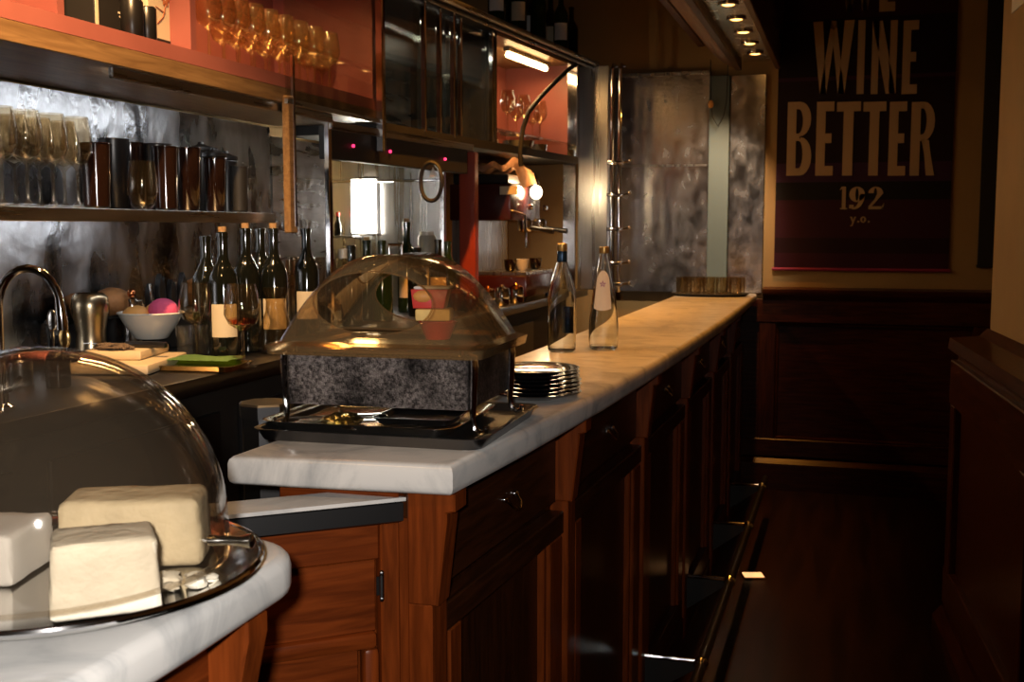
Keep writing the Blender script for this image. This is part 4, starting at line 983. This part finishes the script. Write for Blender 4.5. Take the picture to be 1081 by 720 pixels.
for k, (px, r) in enumerate(((546, 0.085), (566, 0.06))):
    o = MB().lathe([(0, 0), (r * 0.5, 0), (r * 0.9, 0.018), (r, 0.050), (r - 0.003, 0.050), (r * 0.86, 0.02), (0, 0.006)], seg=26).build('silver_bowl', M_silver, None, FP(s_at(px, 1.84, 0.14), 0.14, 1.8305)); tag(o, ['wide silver bowl under the niche glasses', 'smaller silver bowl beside the black cable'][k], 'bowl')
pts = [FP(s_at(px, z, -0.02), -0.02, z) for px, z in ((608, 2.29), (600, 2.25), (585, 2.16), (570, 2.07), (558, 1.99), (552, 1.91), (549, 1.81), (550, 1.74))]
o = MB().tube(pts, 0.011, 10).build('black_hose', M_blackm); tag(o, 'thick black hose curving down across the orange niche', 'hose')

# bottles on the worktop in front of the partition
for k, (px, X, h, m, lbl) in enumerate(((372, -1.66, 0.285, M_bottle, 'dark bottle left of the pale topped bottles in the nook'), (388, -1.72, 0.30, M_greenb, 'green bottle with pale cap below the bright glare panel'), (404, -1.64, 0.30, M_greenb, 'green bottle right of the bright glare panel in the nook'), (430, -1.72, 0.37, M_greenb, 'tall champagne bottle rising behind the display lid'), (441, -1.60, 0.27, M_bottle, 'dark bottle right of the champagne bottle'), (463, -1.58, 0.30, M_bottle, 'dark bottle with pale label at the right of the nook'), (473, -1.62, 0.29, M_greenb, 'green bottle beside the partition edge'))):
    wine_bottle(lbl, PX(px, X, WZ), h, 'bottles in the steel nook', M_label, m, lab=(k in (3, 5)), cork=(k in (1, 3)))
for k, px in enumerate((350, 363)):
    p = PX(px, -1.75, WZ)
    t = thing('oil_bottle', ['clear cone bottle with white cap, left of the pair in the nook', 'clear cone bottle with white cap, right of the pair in the nook'][k], 'bottle', p, 0, 'oil bottles in the nook')
    MB().lathe([(0, 0), (0.036, 0), (0.038, 0.004), (0.036, 0.12), (0.016, 0.225), (0.013, 0.235), (0, 0.235)], seg=20).build('glass', M_glassw, t)
    MB().lathe([(0.015, 0.232), (0.015, 0.265), (0, 0.267)], seg=16).build('cap', M_white, t)
p = PX(451, -1.70, WZ)
o = thing('plastic_jug', 'grey translucent tall container among the nook bottles', 'container', p)
MB().lathe([(0, 0), (0.034, 0), (0.036, 0.004), (0.038, 0.30), (0.034, 0.31), (0, 0.31)], seg=22).build('body', mat('grey_translucent_plastic', (0.42, 0.42, 0.36), 0.35), o)
MB().lathe([(0.030, 0.308), (0.030, 0.325), (0, 0.326)], seg=18).build('lid', M_white, o)

# ================================================================== ESPRESSO MACHINE
o = MB().box((0, 0, 0), (0.075, 0.05, 0.46), bev=0.003).build('red_post', M_redpost, None, (W(495, 220, y=4.80).x, 4.80, 1.12 + 0.47)); tag(o, 'red lacquered wooden post left of the espresso machine', 'post')
o.location.z = 1.12 + 0.345; o.scale.z = 1.49
es = thing('espresso_machine', 'maroon espresso machine with chrome groups on the back counter', 'espresso machine', (-1.64, 5.02, WZ), 0.0)
MB().box((-0.02, 0.26, 0.46), (0.30, 0.52, 0.17), bev=0.008, seg=2).build('body', M_machine, es)
MB().box((-0.02, 0.26, 0.567), (0.27, 0.50, 0.045), bev=0.006).build('top_tray', M_black, es)
MB().box((-0.10, 0.26, 0.24), (0.12, 0.50, 0.28)).build('column', M_brush, es)
MB().box((0.03, 0.26, 0.07), (0.36, 0.54, 0.10), bev=0.008, seg=2).build('base', M_machine, es)
MB().box((0.06, 0.26, 0.128), (0.28, 0.50, 0.016), bev=0.003).build('drip_tray', M_brush, es)
for sx in (-1, 1):
    for sy in (0.03, 0.49): MB().lathe([(0, 0), (0.016, 0), (0.014, 0.022), (0, 0.022)], (0.03 + sx * 0.15, sy, 0), 12).build('foot', M_black, es)
q = W(537, 201, y=5.015)
MB().box((q.x + 1.64, -0.004, q.z - WZ), (0.085, 0.004, 0.038), bev=0.001).build('name_plate', M_label, es)
for k, y in enumerate((0.12, 0.38)):
    g = MB().lathe([(0, 0), (0.030, 0), (0.034, 0.01), (0.034, 0.05), (0.024, 0.06), (0, 0.06)], (0.165, y, 0.325), 20).build('group_head', M_chrome, es)
    MB().tube([(0.17, y, 0.345), (0.24, y - 0.01, 0.335), (0.31, y - 0.02, 0.325)], [0.010, 0.010, 0.013], 10).build('portafilter', M_black, g)
    MB().lathe([(0, 0), (0.014, 0), (0.016, 0.012), (0.010, 0.02), (0, 0.02)], (0.16, y + 0.09, 0.44), 14, Matrix.Rotation(PI / 2, 3, 'Y')).build('knob', M_chrome, es)
MB().tube([(0.13, 0.02, 0.42), (0.20, 0.0, 0.40), (0.21, -0.01, 0.25)], 0.006, 8).build('steam_wand', M_chrome, es)
for k, (x, y) in enumerate(((0.10, 0.10), (0.13, 0.20), (0.09, 0.30), (0.14, 0.40))):
    o = MB().lathe([(0, 0), (0.020, 0), (0.026, 0.01), (0.032, 0.055), (0.030, 0.055), (0.024, 0.012), (0, 0.005)], seg=18).build('espresso_cup', (M_brown, M_white, M_silver, M_brown)[k], None, (-1.64 + x, 5.02 + y, WZ + 0.1365)); tag(o, ['brown cup nearest on the drip tray', 'white cup second on the drip tray', 'silver cup third on the drip tray', 'brown cup farthest on the drip tray'][k], 'cup', 'cups on the espresso drip tray')
q = W(566, 203, y=5.30)
wl = thing('work_lamp', 'small glaring lamp beside the espresso machine', 'lamp', q)
MB().ell((0, 0, 0), (0.030, 0.030, 0.034), 14, 10).build('bulb', mat('work_lamp_bulb', (1, .9, .7), 0.4, emit=(1.0, 0.82, 0.52), es=3.0), wl)
MB().lathe([(0.012, 0.030), (0.016, 0.045), (0.014, 0.06), (0, 0.062)], seg=14).build('socket', M_chrome, wl)
MB().tube([(0, 0, 0.05), (-0.01, 0.0, 0.09), (-0.06, 0.01, 0.12)], 0.005, 8).build('arm', M_chrome, wl)
light('work_lamp_light', 'POINT', (0.0, -0.045, 0.02), 1.6, (1.0, 0.74, 0.42), wl, shadow_soft_size=0.03)
# crumpled cloth on top
cl = MB()
def clothf(u, v):
    x = (u - .5) * 0.26; y = (v - .5) * 0.30
    z = 0.050 * (math.sin(5.2 * u + 2 * v) * math.cos(4.3 * v + u) * 0.5 + 0.6) * (1 - (2 * u - 1) ** 4) * (1 - (2 * v - 1) ** 4) + 0.012 * math.sin(17 * u + 5 * v)
    if u > 0.85: z -= (u - 0.85) * 0.5
    return (x, y, z + 0.02)
cl.grid(clothf, 22, 22); bmesh.ops.solidify(cl.bm, geom=cl.bm.faces[:], thickness=0.006)
o = cl.build('crumpled_cloth', M_cloth, None, (-1.585, 5.17, WZ + 0.59)); tag(o, 'crumpled peach cloth lying on top of the espresso machine', 'cloth')
# chrome pots before the machine
for k, (px, X) in enumerate(((515, -1.50), (530, -1.47), (545, -1.455))):
    t = thing('sugar_pot', ['chrome sugar pot nearest the display lid', 'chrome sugar pot in the middle of three', 'chrome sugar pot rightmost of three'][k], 'pot', PX(px, X, WZ), 0, 'sugar pots on the back counter')
    MB().lathe([(0, 0), (0.030, 0), (0.034, 0.006), (0.034, 0.060), (0.031, 0.066), (0, 0.066)], seg=22).build('body', M_chrome, t)
    MB().lathe([(0.0335, 0.066), (0.030, 0.076), (0.012, 0.082), (0.008, 0.090), (0, 0.092)], seg=20).build('lid', M_copper if k != 1 else M_chrome, t)
for k, (px, X, r) in enumerate(((482, -1.56, 0.048), (497, -1.475, 0.036))):
    t = thing('copper_pot', ['glossy dark copper pot left of the red post', 'smaller glossy dark copper pot below the red post'][k], 'pot', PX(px, X, WZ), 0, 'copper pots on the back counter')
    MB().lathe([(0, 0), (r * 0.7, 0), (r, r * 0.7), (r * 0.9, r * 1.5), (r * 0.6, r * 1.8), (0, r * 1.9)], seg=24).build('body', M_machine, t)
    MB().ell((0, 0, r * 2.05), (r * 0.25, r * 0.25, r * 0.25), 10, 8).build('knob', M_copper, t)

# ================================================================== FAR END: column, pipes, steel sheets
o = MB().box((-1.335, 6.02, 1.725), (0.165, 0.10, 1.19), bev=0.004).build('steel_column', M_brush); tag(o, 'brushed steel column at the end of the back bar', 'column')
o = MB().box((-1.465, 5.98, 1.725), (0.07, 0.02, 1.19), bev=0.002).build('mirror_strip', M_mirror); tag(o, 'narrow dark mirror strip left of the steel column', 'mirror')
pi_ = thing('chrome_pipe_pair', 'pair of chrome upright pipes with clamps beside the steel column', 'pipe', (-1.225, 5.93, 1.121))
for k, x in enumerate((0.0, 0.042)):
    MB().tube([(x, 0, 0), (x, 0, 1.17), (x, 0.03, 1.195), (x, 0.09, 1.20)], 0.011, 12).build('pipe', M_chrome, pi_)
for k, py in enumerate((172, 206, 242, 278, 300)):
    z = W(645, py, y=5.93).z - 1.121
    c = MB().box((0.02, 0, z), (0.085, 0.034, 0.022), bev=0.005, seg=2).build('clamp', M_chrome, pi_)
    MB().tube([(0.06, -0.005, z), (0.10, -0.03, z + 0.008)], 0.005, 8).ell((0.104, -0.032, z + 0.010), (0.010, 0.010, 0.010), 10, 8).build('clamp_screw', M_chrome, c)
esn = thing('steel_wall_panel', 'scuffed mirror-like steel panel behind the far end of the bar', 'wall panel', (-1.04, 6.425, 1.10))
MB().box((0, 0, 0.355), (0.53, 0.016, 0.71)).build('lower_sheet', M_mirror, esn)
MB().box((0, 0, 0.965), (0.53, 0.016, 0.50)).build('upper_sheet', M_mirror, esn)
MB().box((0, -0.010, 0.712), (0.53, 0.006, 0.012), bev=0.002).build('seam', M_brush, esn)
MB().box((0, -0.008, 1.222), (0.53, 0.022, 0.018), bev=0.003).build('top_trim', M_brush, esn)
o = MB().box((-0.718, 6.415, 1.70), (0.112, 0.03, 1.20), bev=0.003).build('grey_pilaster', mat('grey_green_enamel', (0.12, 0.16, 0.17), 0.35)); tag(o, 'narrow grey upright between the two steel panels', 'pilaster')
o = MB().box((-0.563, 6.425, 1.70), (0.19, 0.016, 1.20), bev=0.002).build('steel_wall_panel', M_mirror); tag(o, 'narrow bright steel panel beside the banner wall', 'wall panel')
hk = thing('hanging_cord', 'thin cord with orange pull hanging before the grey upright', 'cord', (-0.72, 6.36, 2.05))
MB().tube([(-0.045, 0, 0.33), (-0.04, 0, 0.10), (-0.03, 0, 0.02), (0, 0, -0.03), (0.03, 0, 0.02), (0.045, 0, 0.10), (0.05, 0, 0.30)], 0.003, 6).build('cord', M_black, hk)
MB().ell((-0.04, -0.004, 0.09), (0.016, 0.010, 0.022), 12, 8).build('pull', M_orange, hk)

# ================================================================== HOOD OVER THE BAR
hood = thing('light_hood', 'long wood and metal light hood over the bar with recessed lamps', 'light hood', (-0.5, 4.3, 2.33))
HL0, HL1 = -2.3, 2.08
MB().box((-0.115, (HL0 + HL1) / 2, 0.06), (0.035, HL1 - HL0, 0.14), bev=0.004).build('inner_rail', M_dwood, hood)
MB().box((0.095, (HL0 + HL1) / 2, 0.06), (0.030, HL1 - HL0, 0.14), bev=0.004).build('outer_rail', M_dwood, hood)
MB().box((-0.01, (HL0 + HL1) / 2, 0.040), (0.19, HL1 - HL0, 0.012)).build('reflector', M_mirror, hood)
cv = []
for k in range(9):
    a = k / 8
    cv.append((-0.13 - 0.17 * a, 0.005 + 0.13 * a ** 1.6))
poly = cv + [(x, z + 0.015) for x, z in cv[::-1]]
MB().prism(poly, HL0, HL1, 'y').build('fascia', wood('fascia_wood', (0.16, 0.085, 0.05), (0.26, 0.15, 0.09), 0.4, 'y'), hood)
MB().box((-0.32, (HL0 + HL1) / 2, 0.175), (0.04, HL1 - HL0, 0.10), bev=0.004).build('edge_beam', M_dwood, hood)
MB().box((-0.10, (HL0 + HL1) / 2, 0.30), (0.44, HL1 - HL0, 0.20)).build('casing', M_dwood, hood)
for k in range(11):
    y = 1.75 - 0.335 * k
    b = MB().lathe([(0.030, 0.0), (0.042, 0.0), (0.044, 0.004), (0.042, 0.012), (0.032, 0.012), (0.030, 0.004)], seg=22).build('lamp_ring', M_silver, hood, (0.0, y, 0.024))
    MB().lathe([(0, -0.004), (0.018, -0.001), (0.029, 0.005), (0.029, 0.010), (0, 0.010)], seg=18).build('bulb', M_bulb, b)
    light('hood_spot', 'SPOT', (0.0, y, 0.008), (11.0, 18.0)[k] if k < 2 else 4.2, (1.0, 0.80, 0.55) if k == 1 else WARM, hood, aim=((-0.5, y, -1.2), (-0.36, y + 0.62, -0.80))[k] if k < 2 else (-0.16, y, -1.2), shadow_soft_size=0.02, spot_size=math.radians(100 if k == 0 else 62), spot_blend=0.8)

# ================================================================== BANNER AND WALL PIECES
YB = 6.435
pb0, pb1 = W(817, 280, y=YB), W(1001, 283, y=YB)
BX0, BX1, BZ0, BZ1 = pb0.x, pb1.x, 1.235, 3.0
def zrow(py): return W(905, py, y=YB).z
bn = thing('wall_banner', 'dark maroon wall banner lettered WE WINE BETTER', 'banner', ((BX0 + BX1) / 2, YB, BZ0))
bm_, nt, N, Lk, b_ = nodes_of('banner_fabric')
tc = N.new('ShaderNodeTexCoord'); sx = N.new('ShaderNodeSeparateXYZ'); Lk.new(tc.outputs['Object'], sx.inputs[0])
mr = N.new('ShaderNodeMapRange'); mr.inputs['From Min'].default_value = 0.0; mr.inputs['From Max'].default_value = BZ1 - BZ0
Lk.new(sx.outputs['Z'], mr.inputs['Value'])
rp = N.new('ShaderNodeValToRGB'); rp.color_ramp.interpolation = 'CONSTANT'
stops = [(281, (0.085, 0.014, 0.036)), (268, (0.042, 0.010, 0.018)), (252, (0.080, 0.014, 0.030)), (212, (0.016, 0.012, 0.015)), (193, (0.085, 0.026, 0.085)), (172, (0.030, 0.010, 0.015)), (84, (0.085, 0.020, 0.05)), (81, (0.018, 0.008, 0.011)), (20, (0.060, 0.010, 0.014))]
els = rp.color_ramp.elements
for i, (py, c) in enumerate(stops):
    pos = 0.0 if i == 0 else (zrow(py) - BZ0) / (BZ1 - BZ0)
    if i < 2: els[i].position = pos; e = els[i]
    else: e = els.new(pos)
    e.color = (*c, 1)
Lk.new(mr.outputs['Result'], rp.inputs['Fac']); Lk.new(rp.outputs['Color'], b_.inputs['Base Color']); b_.inputs['Roughness'].default_value = 0.55
BWd = BX1 - BX0
fb = MB().grid(lambda u, v: ((u - .5) * BWd, 0.004 * math.sin(14 * u + 3 * v) * 0.4, v * (BZ1 - BZ0)), 24, 30)
bmesh.ops.solidify(fb.bm, geom=fb.bm.faces[:], thickness=0.003)
fb.build('cloth', bm_, bn)
MB().tube([(-BWd / 2 - 0.01, 0, 0.0), (BWd / 2 + 0.01, 0, 0.0)], 0.009, 10).build('bottom_rod', mat('magenta_rod', (0.30, 0.03, 0.09), 0.35), bn)
MB().tube([(-BWd / 2 - 0.01, 0, BZ1 - BZ0), (BWd / 2 + 0.01, 0, BZ1 - BZ0)], 0.009, 10).build('top_rod', M_blackm, bn)
def rect(x0, x1, y0, y1): return [(x0, y0), (x1, y0), (x1, y1), (x0, y1)]
def arcpts(cx, cy, rx, ry, a0, a1, n=10): return [(cx + rx * math.cos(a0 + (a1 - a0) * k / n), cy + ry * math.sin(a0 + (a1 - a0) * k / n)) for k in range(n + 1)]
def strip(o, i): # ring segment quads between two polylines
    return [[o[k], o[k + 1], i[k + 1], i[k]] for k in range(len(o) - 1)]
H = PI / 2
GL_ = {
 'W': [[(0, 1), (.24, 1), (.36, 0), (.20, 0)], [(.20, 0), (.36, 0), (.53, .80), (.44, 1)], [(.47, .80), (.64, 0), (.80, 0), (.56, 1)], [(.80, 0), (.64, 0), (.76, 1), (1, 1)], [(.42, .9), (.58, .9), (.56, 1), (.44, 1)]],
 'E': [rect(0, .52, 0, 1), rect(.52, 1, 0, .13), rect(.52, .88, .44, .57), rect(.52, 1, .87, 1)],
 'I': [rect(0, 1, 0, 1)],
 'N': [rect(0, .28, 0, 1), rect(.72, 1, 0, 1), [(.0, 1), (.40, 1), (1.0, 0), (.60, 0)]],
 'T': [rect(.29, .71, 0, .87), rect(0, 1, .87, 1)],
 'B': [rect(0, .36, 0, 1), rect(.36, .55, 0, .10), rect(.36, .5, .47, .57), rect(.36, .5, .9, 1)] + strip(arcpts(.5, .765, .46, .235, -H, H), arcpts(.45, .735, .18, .165, -H, H)) + strip(arcpts(.55, .26, .45, .26, -H, H), arcpts(.48, .285, .16, .185, -H, H)),
 'R': [rect(0, .38, 0, 1), rect(.38, .5, .47, .56), rect(.38, .5, .91, 1)] + strip(arcpts(.5, .735, .46, .265, -H, H), arcpts(.46, .735, .16, .175, -H, H)) + [[(.42, .50), (.74, .48), (.82, .30), (.56, .30)], [(.56, .30), (.82, .30), (1.0, 0), (.66, 0)]],
 '1': [rect(.38, .80, .04, 1), [(.05, .84), (.38, .90), (.38, 1), (.30, 1)], rect(.20, 1, 0, .06)],
 '9': strip(arcpts(.48, .66, .48, .34, 0, 2 * PI, 20), arcpts(.48, .66, .10, .28, 0, 2 * PI, 20)) + strip(arcpts(.30, .62, .66, .62, .1, -1.75, 12), arcpts(.26, .62, .38, .54, .1, -1.75, 12)) + [rect(.02, .30, .04, .20)],
 '2': strip(arcpts(.46, .70, .46, .30, 0, PI * .98, 12), arcpts(.44, .70, .10, .25, 0, PI * .98, 12)) + [[(.92, .70), (.56, .70), (.40, .45), (.62, .45)], [(.62, .45), (.42, .46), (.04, .14), (.10, .02)], rect(.04, .95, 0, .13), [(.95, 0), (1.0, .30), (.86, .13), (.80, 0)]],
 'y': [[(0, .62), (.34, .62), (.62, .12), (.42, 0)], [(.70, .62), (1, .62), (.42, -.38), (.20, -.38)], rect(.10, .40, -.38, -.26)],
 'o': strip(arcpts(.5, .32, .5, .33, 0, 2 * PI, 16), arcpts(.5, .32, .16, .22, 0, 2 * PI, 16)),
 '.': [rect(0, 1, 0, 1)],
}
def glyph(ch, x0, x1, yb, yt, parent=bn):
    pA, pB = W(x0, yb, y=YB - 0.006), W(x1, yt, y=YB - 0.006)
    b = MB()
    for poly in GL_[ch]:
        vs = []
        for u, v in poly: vs.append(b.bm.verts.new((pA.x + (pB.x - pA.x) * u - parent.location.x, -0.0065, pA.z + (pB.z - pA.z) * v - BZ0)))
        b.bm.faces.new(vs)
    ob = b.build('letter', M_bannerletter, parent); return ob
for ch, a, b in (('W', 886, 926), ('E', 928, 947.5)): glyph(ch, a, b, 12.5, -66)
for ch, a, b in (('W', 856.6, 902.5), ('I', 904, 914), ('N', 919, 948), ('E', 951.5, 970.5)): glyph(ch, a, b, 99.5, 21)
for ch, a, b in (('B', 830, 858), ('E', 860.5, 881), ('T', 881.6, 909), ('T', 909.4, 936), ('E', 937, 958), ('R', 960, 989)): glyph(ch, a, b, 185.5, 107)
for ch, a, b in (('1', 885, 895), ('9', 896, 914), ('2', 916, 934)): glyph(ch, a, b, 221, 197)
for ch, a, b, y0, y1 in (('y', 897, 904, 235, 225), ('.', 905, 907, 235, 233), ('o', 908, 914.5, 235, 225), ('.', 916, 918, 235, 233)): glyph(ch, a, b, y0, y1)
q0, q1 = W(1031.5, 281, y=YB), W(1034, 0, y=YB)
o = thing('dark_hanging', 'narrow dark hanging on the end wall beside the right pier', 'wall hanging', (q0.x + 0.15, YB, q0.z))
MB().box((0, 0, 0.85), (0.30, 0.012, 1.70), bev=0.002).build('cloth', M_blackm, o)
MB().tube([(-0.155, 0, 0), (0.155, 0, 0)], 0.008, 8).build('rod', M_blackm, o)
# notice on the pier
u = Vector((0.068, -0.998, 0)); nrm = Vector((-0.998, -0.068, 0))
def on_pier(px, py):
    d = W(px, py, y=1.0) - CAM; P0 = Vector((0.345, 3.735, 0)) + Matrix.Rotation(AP, 3, 'Z') @ Vector((0.075, 0, 0))
    t = (P0 - CAM).dot(nrm) / d.dot(nrm); return CAM + d * t
q = on_pier(1070, 14)
o = MB().box((0, -0.10, 0.10), (0.004, 0.21, 0.20)).build('paper_notice', M_paper, None, q + nrm * 0.003, AP); tag(o, 'white paper notice on the pier at the top right corner', 'notice')
# glowing plate added in place of a light patch on the floor
q = W(795, 609, z=0.0)
o = thing('floor_glint', 'small glowing plate imitating a glint on the floor by the foot rail', 'floor glint', (q.x, q.y, 0.0), YAW)
MB().box((0, 0, 0.004), (0.092, 0.075, 0.008), bev=0.002).build('frame', M_brass, o)
MB().box((0, 0, 0.009), (0.080, 0.062, 0.003)).build('lens', mat('floor_glint_glow', (1, .8, .5), 0.4, emit=(1.0, 0.50, 0.20), es=0.34), o)
bpy.context.view_layer.update()
